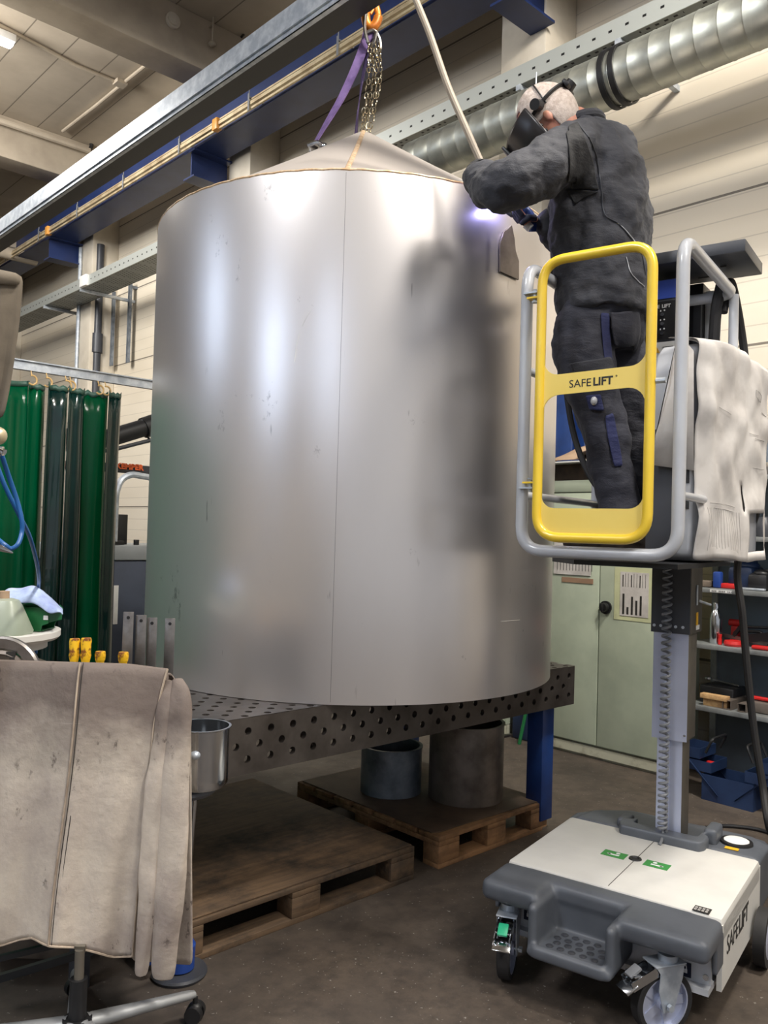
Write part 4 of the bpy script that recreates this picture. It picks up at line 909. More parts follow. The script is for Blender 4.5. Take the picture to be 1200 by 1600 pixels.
# side shroud
poly = [(.085, .30), (.225, .285), (.255, .33), (.30, .50), (.34, .66), (.345, .76), (.31, .80), (.10, .80)]
def inset(p, d): c_ = V((sum(a for a, b in p)/len(p), sum(b for a, b in p)/len(p))); return [tuple(V(q)+(c_-V(q)).normalized()*d) for q in p]
m = MB(); rings = []
for z, d in ((1.458, .05), (1.475, .012), (1.50, 0), (2.10, 0), (2.17, .012), (2.205, .04), (2.215, .09)): rings.append([V((a, b, z)) for a, b in inset(poly, d)])
m.loft(rings); o = P('side_shroud', m, 'lgrey', label='light grey plastic side shroud'); s_ = o.modifiers.new('b', 'BEVEL'); s_.width = .01; s_.segments = 3; bake(o)
m = MB(); m.box((.125, .2885, 1.70), (.10, .004, .42)); P('shroud_inset', m, 'darkgrey')
m = MB(); m.box((.2085, .2845, 1.765), (.021, .006, .085)); m.box((.2085, .2845, 1.655), (.021, .006, .04)); P('shroud_slot', m, 'black')

# --- drawing paper draped over the shroud
nz, nx = 26, 22; rows = []
def wl(a, b, z, s_=1): return WM[lift.name] @ V((a, b, z))
side = [(.222, .277), (.262, .325), (.275, .37), (.292, .43), (.307, .49), (.322, .55), (.336, .61), (.349, .67), (.357, .72), (.358, .76), (.352, .79)]
sp = smooth_path([(a, b, 0) for a, b in side], 3)
for i in range(nz):
    v = i/(nz-1)
    row = []
    for j, q in enumerate(sp):
        u = j/(len(sp)-1)
        if v < .14:                       # over the top
            k = v/.14; a = q.x+(-.10)*(1-k)**1.2; z = 2.232-.008*(1-k)-.02*k*k-.05*u*u
        else:
            k = (v-.14)/.86; a = q.x; zbot = 1.462+.02*sin(u*9)*.4; z = (2.212-.05*u*u)*(1-k)+zbot*k
        wr = noise.noise(V((u*3.2, v*4.5, 1.7)))*.022+noise.noise(V((u*8, v*9, 5)))*.011+.005*abs(sin(u*9.5+v*2))
        if abs(v-.42) < .03: wr += .006
        if abs(u-.5) < .04: wr += .005
        row.append(wl(a+.010+abs(wr)*1.3, q.y-.3*wr, z+.3*wr))
    rows.append(row)
m = MB(); g = [[m.bm.verts.new(p) for p in r_] for r_ in rows]; nc = len(sp)-1
for i in range(nz-1):
    for j in range(nc):
        u, v = j/nc, i/nz
        if .53 < u < .83 and .745 < v < .92 : continue        # torn opening
        if .44 < u < .50 and .62 < v < .74 : continue
        m.bm.faces.new((g[i][j], g[i][j+1], g[i+1][j+1], g[i+1][j]))
bmesh.ops.delete(m.bm, geom=[v for v in m.bm.verts if not v.link_faces], context='VERTS')
dp = thing('drawing_paper', 'large creased technical drawing draped over the side of the lift platform', 'paper', LO+V((0, 0, 1.47)), LR)
WM[dp.name] = WM[lift.name] @ Matrix.Translation((0, 0, 1.47)); dp.matrix_world = WM[dp.name]
o = obj('outer_sheet', m, M['paper'], dp); solid(o, .0012, 1, 1); bake(o)
# crease shading comes from geometry; faint printed lines
rnd = random.Random(5); FL = mat('faint_drawing_lines', hx(160, 156, 154), .7)
def pat(u, v, off=.0035):
    i = v*(nz-1); j = u*nc; i0, j0 = min(int(i), nz-2), min(int(j), nc-1); a = V(rows[i0][j0]).lerp(V(rows[i0][j0+1]), j-j0); b = V(rows[i0+1][j0]).lerp(V(rows[i0+1][j0+1]), j-j0)
    return a.lerp(b, i-i0)+(WM[lift.name].to_3x3() @ V((off, 0, 0)))
for (u0, v0, u1, v1) in ((.60, .27, .72, .28), (.60, .30, .72, .31), (.60, .27, .60, .30), (.72, .28, .72, .31), (.55, .46, .68, .46), (.6, .475, .8, .475), (.74, .35, .84, .36), (.2, .4, .3, .42), (.62, .60, .78, .60), (.1, .78, .4, .78), (.15, .80, .38, .80)):
    m = MB(); m.tube([pat(u0+(u1-u0)*k/6, v0+(v1-v0)*k/6) for k in range(7)], .0008, 4); obj('drawn_line', m, FL, dp)
m = MB()
for k in range(16):
    u = .08+.024*k; m.tube([pat(u, .80+.17*q/5*rnd.uniform(.9, 1)) for q in range(6)], .0005, 4)
tag(obj('printed_table', m, FL, dp), kind='stuff')
# inner flap hanging in front of the shroud
fl = [(1084, 548, .27), (1072, 534, .26), (1056, 534, .26), (1052, 560, .255), (1046, 600, .25), (1036, 640, .25), (1024, 680, .25), (1022, 712, .25), (1020, 727, .25), (1052, 731, .255), (1084, 735, .265)]
def lyp(x, y, c):
    d = ray(x, y); e2_ = WM[lift.name].to_3x3() @ V((0, 1, 0)); t_ = (c-(V((0, 0, CAMH))-LO).dot(e2_))/d.dot(e2_); return V((0, 0, CAMH))+t_*d
m = MB(); m.bm.faces.new([m.bm.verts.new(lyp(x, y, d)) for x, y, d in fl]); bmesh.ops.triangulate(m.bm, faces=m.bm.faces)
o = obj('inner_flap', m, M['paper'], dp); solid(o, .001, 0, 0); bake(o)

# cables
def cable(name, pts, r, mt, lab, cat='cable', seg=10, n=8):
    m = MB(); m.tube(smooth_path(pts, n), r, seg); return obj(name, m, M[mt], None, label=lab, cat=cat)
W_ = lambda a, b, c: WM[lift.name] @ V((a, b, c))
cable('power_cable', [W_(.225, .70, 2.40), W_(.235, .735, 2.52), W_(.25, .76, 2.49), W_(.27, .84, 2.30), W_(.30, .87, 2.0), W_(.33, .88, 1.7), at(1153, 880, 3.45), at(1160, 960, 3.46), at(1168, 1050, 3.46), at(1178, 1140, 3.46), at(1192, 1230, 3.44), at(1204, 1300, 3.40), onz(1225, 1330, .02)], .0155, 'rubber', 'thick black cable bundle hanging from the rail down behind the lift')
cable('cable_loop', [W_(.22, .68, 2.50), W_(.205, .67, 2.40), W_(.19, .70, 2.25), W_(.17, .72, 2.12)], .021, 'rubber', 'thick dark cable loop hung over the rear guard rail')
cable('torch_cable', [at(876, 470, 3.32), at(880, 520, 3.32), at(884, 600, 3.3), at(897, 680, 3.3), at(920, 740, 3.25), at(948, 776, 3.2), at(985, 790, 3.16), at(1022, 774, 3.16), at(1050, 742, 3.2)], .0125, 'rubber', 'black hose hanging in a curve between tank and the worker legs')
cable('suspension_cable', [at(636, -40, 3.30), at(650, 0, 3.27), at(672, 55, 3.23), at(700, 135, 3.18), at(728, 200, 3.13), at(750, 250, 3.10), at(766, 280, 3.06)], .013, 'hose', 'beige cable running from the top edge down to the worker arm')
# ================================================================== the worker
FD = (-.90*RT+.43*FH).normalized(); SD = UZ.cross(FD)      # facing direction, his left side (towards the viewer)
man = thing('person', 'welder in dark workwear leaning over the tank from the lift platform, seen from behind', 'person', at(985, 858, 3.0))
def ring_(c, w, d, s=None, f=None, n=20, e=2.4):
    s = s or SD; f = f or FD; out = []
    for k in range(n):
        t_ = 2*pi*k/n; ct, st = cos(t_), sin(t_)
        out.append(c+s*(w*math.copysign(abs(ct)**(2/e), ct))+f*(d*math.copysign(abs(st)**(2/e), st)))
    return out
def limb(m, pts, rs, n=14, sub=5):
    ps = smooth_path(pts, sub); k = len(pts)-1; rr = []
    for i in range(len(ps)):
        t_ = i/sub; a = min(int(t_), k-1); q = t_-a; q = q*q*(3-2*q); rr.append(rs[a]+(rs[min(a+1, k)]-rs[a])*q)
    m.tube(ps, rr, n); m.sph(ps[0], rr[0]*.98); m.sph(ps[-1], rr[-1]*.98); return ps
def cloth(name, m, mt, vox, sm, folds, lab=None, scale=.09, par=None):
    o = obj(name, m, M[mt], par or man, label=lab); remesh(o, vox, sm)
    tx = bpy.data.textures.new(name+'_folds', 'CLOUDS'); tx.noise_scale = scale; tx.noise_depth = 2
    d = o.modifiers.new('d', 'DISPLACE'); d.texture = tx; d.strength = folds; d.mid_level = .5; d.texture_coords = 'LOCAL'
    return bake(o)
pel = at(944, 492, 3.09); shc = at(933, 232, 3.10)
# body under the clothes: trunk, arms, hands, legs, neck and head in one surface
HC = at(860, 189, 3.07)                                   # head centre
hf = (-.66*RT+.34*FH-.67*UZ).normalized(); hu0 = (-.45*RT+.10*FH+.88*UZ); hu = (hu0-hf*hu0.dot(hf)).normalized(); hs = hu.cross(hf)  # face dir, crown dir, side
hs = hf.cross(hu)*-1; HM = Matrix(((hs.x, hf.x, hu.x, 0), (hs.y, hf.y, hu.y, 0), (hs.z, hf.z, hu.z, 0), (0, 0, 0, 1))); HM = HM @ Matrix.Scale(1.07, 4); HM.translation = HC
earside = 1 if (HM.to_3x3() @ V((1, 0, 0))).dot(FH) < 0 else -1
neck = at(905, 196, 3.10)
Ls, Le, Lw, Lh = at(895, 238, 2.93), at(798, 288, 2.79), at(752, 279, 2.99), at(764, 284, 3.10)
Rs, Re, Rw, Rh = at(915, 250, 3.27), at(880, 362, 3.36), at(846, 350, 3.34), at(826, 346, 3.33)
Lhip, Lkn, Lan = at(917, 515, 3.02), at(938, 655, 2.98), at(972, 808, 2.96)
Rhip, Rkn, Ran = at(965, 515, 3.20), at(978, 655, 3.16), at(1003, 808, 3.12)
m = MB()
m.loft([ring_(pel, .15, .11), ring_(at(942, 430, 3.09), .155, .12), ring_(at(938, 340, 3.10), .17, .13), ring_(at(933, 260, 3.10), .17, .11), ring_(at(925, 222, 3.10), .10, .08)])
limb(m, [at(925, 228, 3.10), neck, HC-hu*.05-hf*.02], [.07, .060, .062])
limb(m, [Ls, Le, Lw], [.055, .045, .030]); limb(m, [Rs, Re, Rw], [.055, .045, .030])
limb(m, [Lhip, Lkn, Lan, at(976, 838, 2.96)], [.09, .06, .042, .04]); limb(m, [Rhip, Rkn, Ran, at(1006, 838, 3.12)], [.09, .06, .042, .04])
m.sph((0, 0, .015), 1, (.077, .098, .112), HM, 24, 16); m.sph((0, .035, -.055), 1, (.055, .060, .068), HM, 20, 12)     # skull, jaw
m.sph((0, .100, -.02), 1, (.014, .022, .026), HM); m.sph((0, .088, -.065), 1, (.026, .012, .012), HM); m.sph((0, .082, .015), 1, (.05, .018, .012), HM)  # nose, mouth, brow
for sx in (-1, 1): m.sph((sx*.077, .003, -.010), 1, (.009, .016, .025), HM); m.sph((sx*.03, .088, .0), 1, (.013, .008, .008), HM)
def hand(m, wr, palm_dir, side_dir, curl_dir, s=1.0, curl=.9):
    """palm, four unequal curled fingers, thumb leaving the side of the palm"""
    p, sd, cu = palm_dir.normalized(), side_dir.normalized(), curl_dir.normalized()
    c0 = wr+p*.045*s
    Mx = Matrix(((sd.x, p.x, cu.x, 0), (sd.y, p.y, cu.y, 0), (sd.z, p.z, cu.z, 0), (0, 0, 0, 1))); Mx.translation = c0
    m.sph((0, 0, 0), 1, (.042*s, .050*s, .017*s), Mx, 16, 10)
    for i, (off, L) in enumerate(((-.030, .070), (-.010, .080), (.011, .075), (.030, .058))):
        a = c0+p*.035*s+sd*off*s; pts = [a]; d = p.copy()
        for q in (.42, .32, .26):
            d = (Matrix.Rotation(curl*.75, 3, sd) @ d); 
            if d.dot(cu) < 0 and q == .42: pass
            pts.append(pts[-1]+d*L*q*s)
        m.tube(pts, [.0098*s, .0095*s, .009*s, .0078*s], 10); m.sph(pts[-1], .0078*s)
        for w_ in pts[1:-1]: m.sph(w_, .0094*s)
    a = c0-p*.012*s-sd*.036*s; b = a-sd*.018*s+p*.028*s+cu*.012*s; c_ = b+p*.022*s+cu*.02*s+sd*.006*s
    m.tube([a, b, c_], [.013*s, .011*s, .009*s], 10); m.sph(c_, .009*s); m.sph(b, .011*s)
TIP = at(779, 322, 3.385)                                 # torch tip near the shell
Rpd = (Rh-Rw).normalized(); Rcu = (UZ*.2+RT*0-FH*.2+Rpd*0).normalized()
hand(m, Lw, (at(770, 284, 3.18)-Lw), UZ.cross(at(770, 284, 3.18)-Lw), RT)
hand(m, Rw, (at(812, 342, 3.31)-Rw), FH, -UZ)
body = obj('body', m, M['skin'], man); remesh(body, .0055, 3, .4); bake(body)
# jacket
m = MB(); J = [(944, 498, 3.09, .215, .165), (943, 470, 3.09, .222, .172), (940, 420, 3.09, .222, .178), (937, 370, 3.095, .232, .182), (938, 320, 3.10, .240, .180), (940, 275, 3.10, .235, .160), (936, 240, 3.10, .205, .132), (928, 215, 3.10, .150, .105), (916, 198, 3.10, .095, .085)]
m.loft([ring_(at(x, y, d), w, dd_) for x, y, d, w, dd_ in J])
limb(m, [at(912, 230, 2.98), Ls+UZ*.0, at(848, 262, 2.83), Le, at(770, 294, 2.86), Lw+(Lw-Le)*.02], [.10, .100, .094, .089, .076, .064], 18)
limb(m, [at(925, 245, 3.2), Rs, Re, Rw+RT*.03], [.10, .092, .078, .060], 16)
m.sph(at(955, 235, 3.05), .1, (1, 1, .8))
jk = cloth('work_jacket', m, 'jacket', .010, 3, .040, 'charcoal work jacket with black shoulder panels', .075)
# sleeve cuff, collar
m = MB(); d = (Lw-Le).normalized(); m.tube([Lw-d*.015, Lw+d*.014], .066, 24); cf = obj('sleeve_cuff', m, M['jacketb'], man)
m = MB(); cp = []
for k in range(24):
    t_ = 2*pi*k/24; cp.append(at(904, 201, 3.10)+(SD*.082*cos(t_)+(FD*.85+UZ*-.28).normalized()*.084*sin(t_)))
m.tube(cp, .020, 10, closed=True); obj('collar', m, M['jacket'], man)
# black panel on the shoulder blade / upper arm: patches lying on the jacket surface
def project(px, py, o_, out=.004):
    dg = bpy.context.evaluated_depsgraph_get(); inv = WM[o_.name].inverted(); a = inv @ V((0, 0, CAMH)); d = (inv.to_3x3() @ ray(px, py)).normalized()
    ok, loc, nrm, idx = o_.ray_cast(a, d)
    return (WM[o_.name] @ (loc+nrm*out)) if ok else None
def patch(name, poly, o_, mt, par, n=14, out=.004, lab=None):
    """surface patch between a left and a right pixel edge (lists of equal length)"""
    L_, R_ = poly; L_ = smooth_path([(a, b, 0) for a, b in L_], 4); R_ = smooth_path([(a, b, 0) for a, b in R_], 4); rows = []
    for a, b in zip(L_, R_):
        row = []
        for k in range(n+1):
            q = a.lerp(b, k/n); p = project(q.x, q.y, o_, out); row.append(p)
        rows.append(row)
    m = MB(); g = [[m.bm.verts.new(p) if p else None for p in r_] for r_ in rows]
    for a, b in zip(g, g[1:]):
        for i in range(n):
            f_ = (a[i], a[i+1], b[i+1], b[i])
            if all(f_) and max((x.co-y.co).length for x in f_ for y in f_) < .06: m.bm.faces.new(f_)
    bmesh.ops.delete(m.bm, geom=[v for v in m.bm.verts if not v.link_faces], context='VERTS')
    o2 = obj(name, m, M[mt], par, label=lab); solid(o2, .003, 1, 0); return bake(o2)
patch('shoulder_panel', ([(884, 200), (887, 230), (888, 262), (884, 292)], [(902, 192), (916, 225), (928, 262), (936, 298)]), jk, 'jacketb', jk)
patch('side_panel', ([(884, 295), (890, 305), (897, 317)], [(936, 300), (915, 309), (900, 319)]), jk, 'jacketb', jk, 8)
def seam(pts, o_, r=.0022, mt='midgrey', nm='reflective_piping'):
    q = [project(x.x, x.y, o_, .003) for x in smooth_path([(a, b, 0) for a, b in pts], 5)]; q = [p for p in q if p]
    m = MB(); m.tube(q, r, 6); return obj(nm, m, M[mt], o_)
seam([(904, 196), (922, 220), (934, 255), (940, 298), (945, 335), (966, 350), (985, 372), (1002, 398), (1008, 430)], jk, .002, 'darkgrey', 'back_seam')
seam([(963, 348), (975, 358), (990, 376), (1000, 392)], jk, .0016, 'lgrey')
seam([(978, 402), (984, 424), (995, 438), (1006, 448)], jk, .0016, 'lgrey')
# trousers
m = MB(); m.loft([ring_(at(943, 452, 3.09), .178, .135), ring_(at(943, 490, 3.10), .195, .150), ring_(at(941, 530, 3.10), .19, .145), ring_(at(941, 552, 3.10), .16, .12)])
limb(m, [at(915, 500, 3.02), at(912, 560, 3.00), Lkn, at(955, 730, 2.97), Lan], [.112, .108, .086, .076, .070], 18)
limb(m, [at(966, 500, 3.19), at(968, 560, 3.18), Rkn, at(991, 730, 3.14), Ran], [.110, .106, .086, .076, .070], 18)
tr = cloth('work_trousers', m, 'trouser', .010, 3, .036, 'dark trousers with navy side panels', .10)
patch('navy_side_panel', ([(938, 490), (940, 530), (945, 570)], [(951, 490), (952, 530), (956, 566)]), tr, 'navy', tr, 5)
patch('navy_side_panel', ([(945, 650), (950, 690), (960, 730)], [(957, 645), (966, 690), (972, 728)]), tr, 'navy', tr, 5)
patch('thigh_pocket', ([(952, 488), (953, 515), (957, 548)], [(994, 486), (996, 515), (992, 545)]), tr, 'trouser', tr, 8, .012)
patch('tool_pocket', ([(892, 568), (898, 582)], [(950, 560), (956, 580)]), tr, 'jacket', tr, 10, .013)
patch('knee_pocket', ([(916, 618), (922, 640)], [(938, 616), (944, 642)]), tr, 'navy', tr, 6, .008)
m = MB(); p = project(927, 628, tr, .012); m.sph(p, .012, (1, 1, 1.3)); obj('pocket_badge', m, M['lgrey'], tr)
# boots
for k, (x, y, d) in enumerate(((984, 846, 2.96), (1014, 846, 3.12))):
    a = at(x, y, d); a.z = 1.4525; h_ = a-FD*.02; fd = FD
    m = MB()
    m.loft([[h_+fd*(.10+.145*cos(t_)*1.0)+SD*(.052*sin(t_)*(1.0 if cos(t_) > 0 else .85))+UZ*z for t_ in [2*pi*i/24 for i in range(24)]] for z in (.0, .028)])
    sole = obj('boot_sole', m, M['rubber'], man)
    m = MB(); secs = [(-.035, .04, .10), (0, .043, .115), (.05, .045, .105), (.10, .048, .075), (.16, .05, .06), (.215, .044, .048), (.235, .02, .03)]
    for s0_, w_, hh in secs: m.sph(h_+fd*s0_+UZ*(.028+hh*.42), 1, (w_, w_, hh*.55)) if False else m.sph((0, 0, 0), 1, (w_, w_*1.1, hh*.6), Matrix.Translation(h_+fd*s0_+UZ*(.03+hh*.5)), 14, 10)
    m.tube([h_+UZ*.06, h_+UZ*.19-fd*.005], [.052, .056], 16)
    bt = obj('work_boot', m, M['boot'], man); remesh(bt, .007, 3); bake(bt)
    m = MB()
    for i in range(5):
        q = h_+fd*(.055+.028*i)+UZ*(.165-.018*i); m.tube([q-SD*.035, q+UZ*.012, q+SD*.035], .0028, 6)
    obj('laces', m, M['midgrey'], bt)
# hair cap
m = MB(); m.sph((0, -.006, .022), 1, (.081, .099, .112), HM, 40, 28)
inv = HM.inverted(); kill = []
for v in m.bm.verts:
    q = inv @ v.co
    if q.y > .075-.2*max(0, q.z) and q.z < .085: kill.append(v)
    elif q.z < -.078: kill.append(v)
    elif abs(q.x) > .05 and q.z < -.012 and q.y > .0: kill.append(v)
    else: v.co += (v.co-HM.translation).normalized()*(.0015*noise.noise(v.co*60))
bmesh.ops.delete(m.bm, geom=kill, context='VERTS'); o = obj('hair', m, M['hair'], man, label='short cropped grey hair'); solid(o, .004, 1, 1); bake(o)
# gloves over both hands
for (wr, tgt, sdv, cu) in ((Lw, at(770, 284, 3.18), UZ.cross(at(770, 284, 3.18)-Lw), RT), (Rw, at(812, 342, 3.31), FH, -UZ)):
    m = MB(); hand(m, wr, tgt-wr, sdv, cu, 1.16); m.tube([wr-(tgt-wr).normalized()*.03, wr+(tgt-wr).normalized()*.02], [.040, .034], 14)
    o = obj('glove', m, M['glove'], man); remesh(o, .005, 2, .4); bake(o)
# welding helmet
hz = thing('welding_helmet', 'dark welding helmet with head straps worn by the worker', 'welding helmet', HC)
m = MB(); rows = []
for i in range(15):
    v = i/14; z = .052-.205*v; rr = .128+.022*sin(pi*min(1, v*1.1))-.030*max(0, v-.6)/.4; row = []
    for j in range(25):
        a = radians(-80+160*j/24); fwd = .135+.012*cos(a)-.045*max(0, v-.7)/.3
        row.append(HM @ V((rr*sin(a)*.92, .012+fwd*cos(a)*1.05+.015*v, z-.012*cos(a))))
    rows.append(row)
m.sheet(rows); sh = obj('shell', m, M['helmet'], hz); solid(sh, .004, 1, 1); bake(sh)
m = MB(); m.box((0, .172, .01), (.10, .012, .075), HM, .004); obj('filter_window', m, M['black'], sh)
for k, z in enumerate((-.035, -.06)):
    m = MB(); m.box((earside*.113, .06, z), (.012, .045, .012), HM @ Matrix.Rotation(0, 4, 'Z'), .004); obj('side_vent', m, M['black'], sh)
for sx in (-1, 1):
    m = MB(); m.cyl(HM @ V((sx*.088, .0, .03)), HM @ V((sx*.122, .012, .03)), .020, seg=18); obj('pivot_knob', m, M['black'], hz)
m = MB(); pts = [HM @ V((.091*cos(t_), -.004+.108*sin(t_), .030-.012*sin(t_))) for t_ in [2*pi*k/40 for k in range(40)]]
m.tube(pts, .010, 8, closed=True, flat=.5); obj('headband', m, M['black'], hz)
m = MB(); pts = [HM @ V((.082*cos(t_), -.02-.02*sin(t_), .02+.112*sin(t_))) for t_ in [pi*k/20 for k in range(21)]]
m.tube(pts, .007, 8, flat=.5); obj('crown_strap', m, M['black'], hz)
m = MB(); m.cyl(HM @ V((0, -.105, .035)), HM @ V((0, -.135, .038)), .024, .020, seg=20); m.box((0, -.112, .035), (.10, .016, .030), HM, .006); obj('ratchet_knob', m, M['black'], hz)
# torch
tq = thing('welding_torch', 'blue and black welding torch held in the worker right hand', 'welding torch', at(815, 345, 3.31))
c1, c2, c3 = at(800, 336, 3.34), at(815, 338, 3.31), at(832, 362, 3.32)
m = MB(); m.tube(smooth_path([c2+RT*.005, at(822, 330, 3.31), at(832, 345, 3.31), c3], 6), [.016]*6+[.019]*6+[.016]*7, 12); obj('handle', m, M['bluep'], tq)
m = MB(); m.tube([c2, c1, TIP+(c1-TIP)*.45], [.010, .010, .009], 12); obj('neck', m, M['black'], tq)
m = MB(); m.tube([TIP+(c1-TIP)*.5, TIP+(c1-TIP)*.12], [.010, .008], 14); obj('nozzle', m, M['chrome'], tq)
m = MB(); m.cyl(at(822, 350, 3.28), at(829, 357, 3.28), .017, seg=16); obj('rotary_cap', m, M['white'], tq, label='white cap')
al_ = bpy.data.lights.new('arc_light', 'POINT'); al_.energy = 2.2; al_.color = (.42, .40, 1.0); al_.shadow_soft_size = .012
ao = bpy.data.objects.new('arc_light', al_); COL.objects.link(ao); ao.location = TIP+(c1-TIP)*.06
m = MB(); m.sph(TIP, .005); obj('arc_spark', m, M['arc'], None, label='tiny bright welding arc at the torch tip on the tank', cat='welding arc')
M['satin'] = mat('satin_silver', hx(150, 152, 154), .4, .5)
# ================================================================== welding curtains on their rail
CY = 5.5
cxp = lambda px, y=800: ony(px, y, CY).x
m = MB(); m.b2((-5.0, CY-.02, 2.505), (3.2, CY+.02, 2.56)); m.b2((-5.0, CY-.035, 2.56), (3.2, CY+.035, 2.568)); item('curtain_rail', m, 'galv', 'grey steel rail carrying the green welding curtains', 'rail')
def curtain(nm, lab, spans, group=None):
    x0 = spans[0][0]; x1 = spans[-1][1]; t = thing('welding_curtain', lab, 'curtain', ((x0+x1)/2, CY, .25), 0, group)
    for a, b, y0, y1, mt, wv in spans:
        rows = []; nx_ = max(8, int((b-a)/.02))
        for i in range(14):
            z = 2.44-(2.44-.25)*i/13; row = []
            for j in range(nx_+1):
                u = j/nx_; x = a+(b-a)*u+ .02*(i/13)*(u-.5); y = y0+(y1-y0)*u+wv*sin(u*pi*2.0*max(1, (b-a)/.22)+i*.08)+.012*noise.noise(V((x*4, z*.7, a)))*2
                row.append(V((x, y, z-.02*abs(sin(u*pi*3))*(1 if i == 0 else 0))))
            rows.append(row)
        m = MB(); m.sheet(rows); o = obj('curtain_panel', m, M[mt], t); solid(o, .003, 0, 0)
        m = MB(); m.sheet([[p+V((0, -.004, 0)) for p in rows[0]], [p+V((0, -.004, -.035)) for p in rows[0]]]); o2 = obj('top_hem', m, M['curtainh'], o); solid(o2, .002, 0, 0)
    return t
c1_ = curtain('a', 'bright green transparent welding curtain at the left edge', [(-4.9, -3.2, CY, CY, 'curtain', .04), (-3.2, -1.5, CY, CY, 'curtain', .04), (-1.5, -.2, CY, CY, 'curtain', .03), (-.2, 1.0, CY, CY, 'curtain', .04), (1.0, cxp(36), CY, CY-.02, 'curtain', .02), (cxp(36), cxp(66), CY-.02, CY+.03, 'curtain', .012)])
c2_ = curtain('b', 'darker folded green welding curtain beside the tank', [(cxp(60), cxp(99), CY-.10, CY-.02, 'curtaind', .03), (cxp(95), cxp(123), CY-.07, CY-.03, 'curtaind', .012), (cxp(116), cxp(160), CY+.0, CY-.02, 'curtain', .012), (cxp(154), cxp(176), CY-.10, CY-.06, 'curtaind', .01)])
for px in (46, 70, 100, 107, 151, 162):
    x = cxp(px, 600); p = V((x, CY-.04, 2.44)); m = MB(); ps = [p+V((.0, -.03*cos(t_)*.6, .03*sin(t_))) for t_ in [2*pi*k/16*.8 for k in range(17)]]
    ps = [p+V((.028*cos(t_), -.01, .03*sin(t_))) for t_ in [-2.4+4.4*k/14 for k in range(15)]]
    m.tube(ps, .006, 6); m.cyl(p+V((0, 0, .03)), p+V((0, .03, .075)), .0035, seg=6)
    o = obj('curtain_hook', m, mat('cream_plastic', hx(214, 178, 120), .4) if 'cream_plastic' not in bpy.data.materials else bpy.data.materials['cream_plastic'], c1_ if px < 60 else c2_)
# ------------------------------------------------------------------ things seen between curtain and tank
FY = 6.6
fx = lambda px, py: ony(px, py, FY)
q = fx(200, 960); t = thing('machine_cabinet', 'dark blue-grey machine cabinet with stickers between curtain and tank', 'machine', (3.4, FY+.4, 0))
zt_ = fx(200, 876).z; zt2 = fx(200, 852).z
m = MB(); m.b2((2.7, FY, 0), (4.3, FY+.8, zt_), bev=.01); obj('housing', m, mat('machine_blue_grey', hx(66, 74, 92), .5), t)
m = MB(); m.b2((2.66, FY-.02, zt_+.002), (4.34, FY+.82, zt2), bev=.015); obj('top_cover', m, mat('machine_top_grey', hx(142, 146, 148), .5), t)
m = MB(); a, b = fx(170, 915), fx(183, 975); m.b2((a.x, FY-.004, b.z), (b.x, FY-.001, a.z)); obj('sticker', m, M['white'], t)
m = MB(); a, b = fx(170, 943), fx(179, 958); m.b2((a.x, FY-.006, b.z+.0), (b.x, FY-.0045, a.z)); obj('sticker', m, M['inkw'], t)
m = MB(); a, b = fx(169, 958), fx(176, 963); m.b2((a.x, FY-.008, b.z), (b.x, FY-.006, a.z)); obj('sticker_print', m, M['ink'], t)
a, b = fx(184, 850), fx(211, 806); t = thing('monitor', 'black flat monitor on top of the machine cabinet', 'monitor', ((a.x+b.x)/2, FY+.25, zt2))
m = MB(); m.prism([(a.x, zt2+.005), (b.x, zt2+.005), (b.x, b.z), (b.x-.09, b.z), (b.x-.12, b.z-.04), (a.x+.05, zt2+.13)], FY+.2, FY+.24, Matrix(((1, 0, 0, 0), (0, 0, 1, 0), (0, 1, 0, 0), (0, 0, 0, 1)))); obj('screen_side', m, M['midgrey'], t)
m = MB(); m.b2((b.x-.085, FY+.15, zt2+.003), (b.x+.01, FY+.198, b.z+.01), bev=.005); obj('screen', m, M['black'], t)
m = MB(); q = fx(176, 850); m.box((q.x+.05, FY+.1, zt2+.02), (.16, .1, .035), bev=.005); item('black_device', m, 'black', 'low black device lying left of the monitor', 'device')
q = fx(218, 849); m = MB(); m.box((q.x, FY+.06, zt2+.025), (.04, .03, .045), bev=.003); item('socket_box', m, 'black', 'tiny black box right of the monitor', 'box')
m = MB(); m.tube(smooth_path([fx(178, 846), fx(180, 800), fx(182, 770), fx(190, 750), fx(205, 742), fx(222, 744), fx(240, 747)], 6), .028, 10); item('conduit_arch', m, 'galv', 'bent grey metal pipe arching above the monitor', 'pipe')
m = MB(); m.tube([fx(179, 742), fx(178, 770), fx(175, 800)], [.012, .022, .028], 8); o = obj('orange_rod', m, mat('faded_orange', hx(206, 120, 96), .6), None, label='faded orange strip hanging left of the bent pipe', cat='strip')
t = thing('extraction_arm', 'black fume extraction arm with orange lettering behind the tank', 'extraction arm', (3.4, FY+.3, 0))
a, b = fx(150, 723), fx(250, 736); a.z = fx(200, 721.5).z; b.z = fx(200, 733.5).z; m = MB(); m.b2((a.x, FY+.3, b.z-.01), (b.x+.3, FY+.36, a.z)); obj('arm_beam', m, M['darkgrey'], t)
m = MB(); m.b2((a.x, FY+.29, b.z-.012), (b.x+.3, FY+.298, b.z+.003)); obj('beam_edge', m, M['black'], t)
a = ony(181, 731.5, FY+.29); text('lettering', 'KEMPER', .066, (a.x, FY+.284, a.z), (1, 0, 0), (0, 0, 1), M['orange'], t, .004, ext=.001, spacing=1.12)
m = MB(); m.tube([fx(140, 691), fx(176, 683), fx(226, 668)], .075, 18); m.tube([fx(224, 669), fx(250, 660), fx(280, 655)], .09, 18); obj('extraction_hose', m, M['black'], t)
m = MB(); m.tube([fx(224.5, 669), fx(227, 668)], .083, 18); obj('hose_clamp', m, M['chrome'], t)
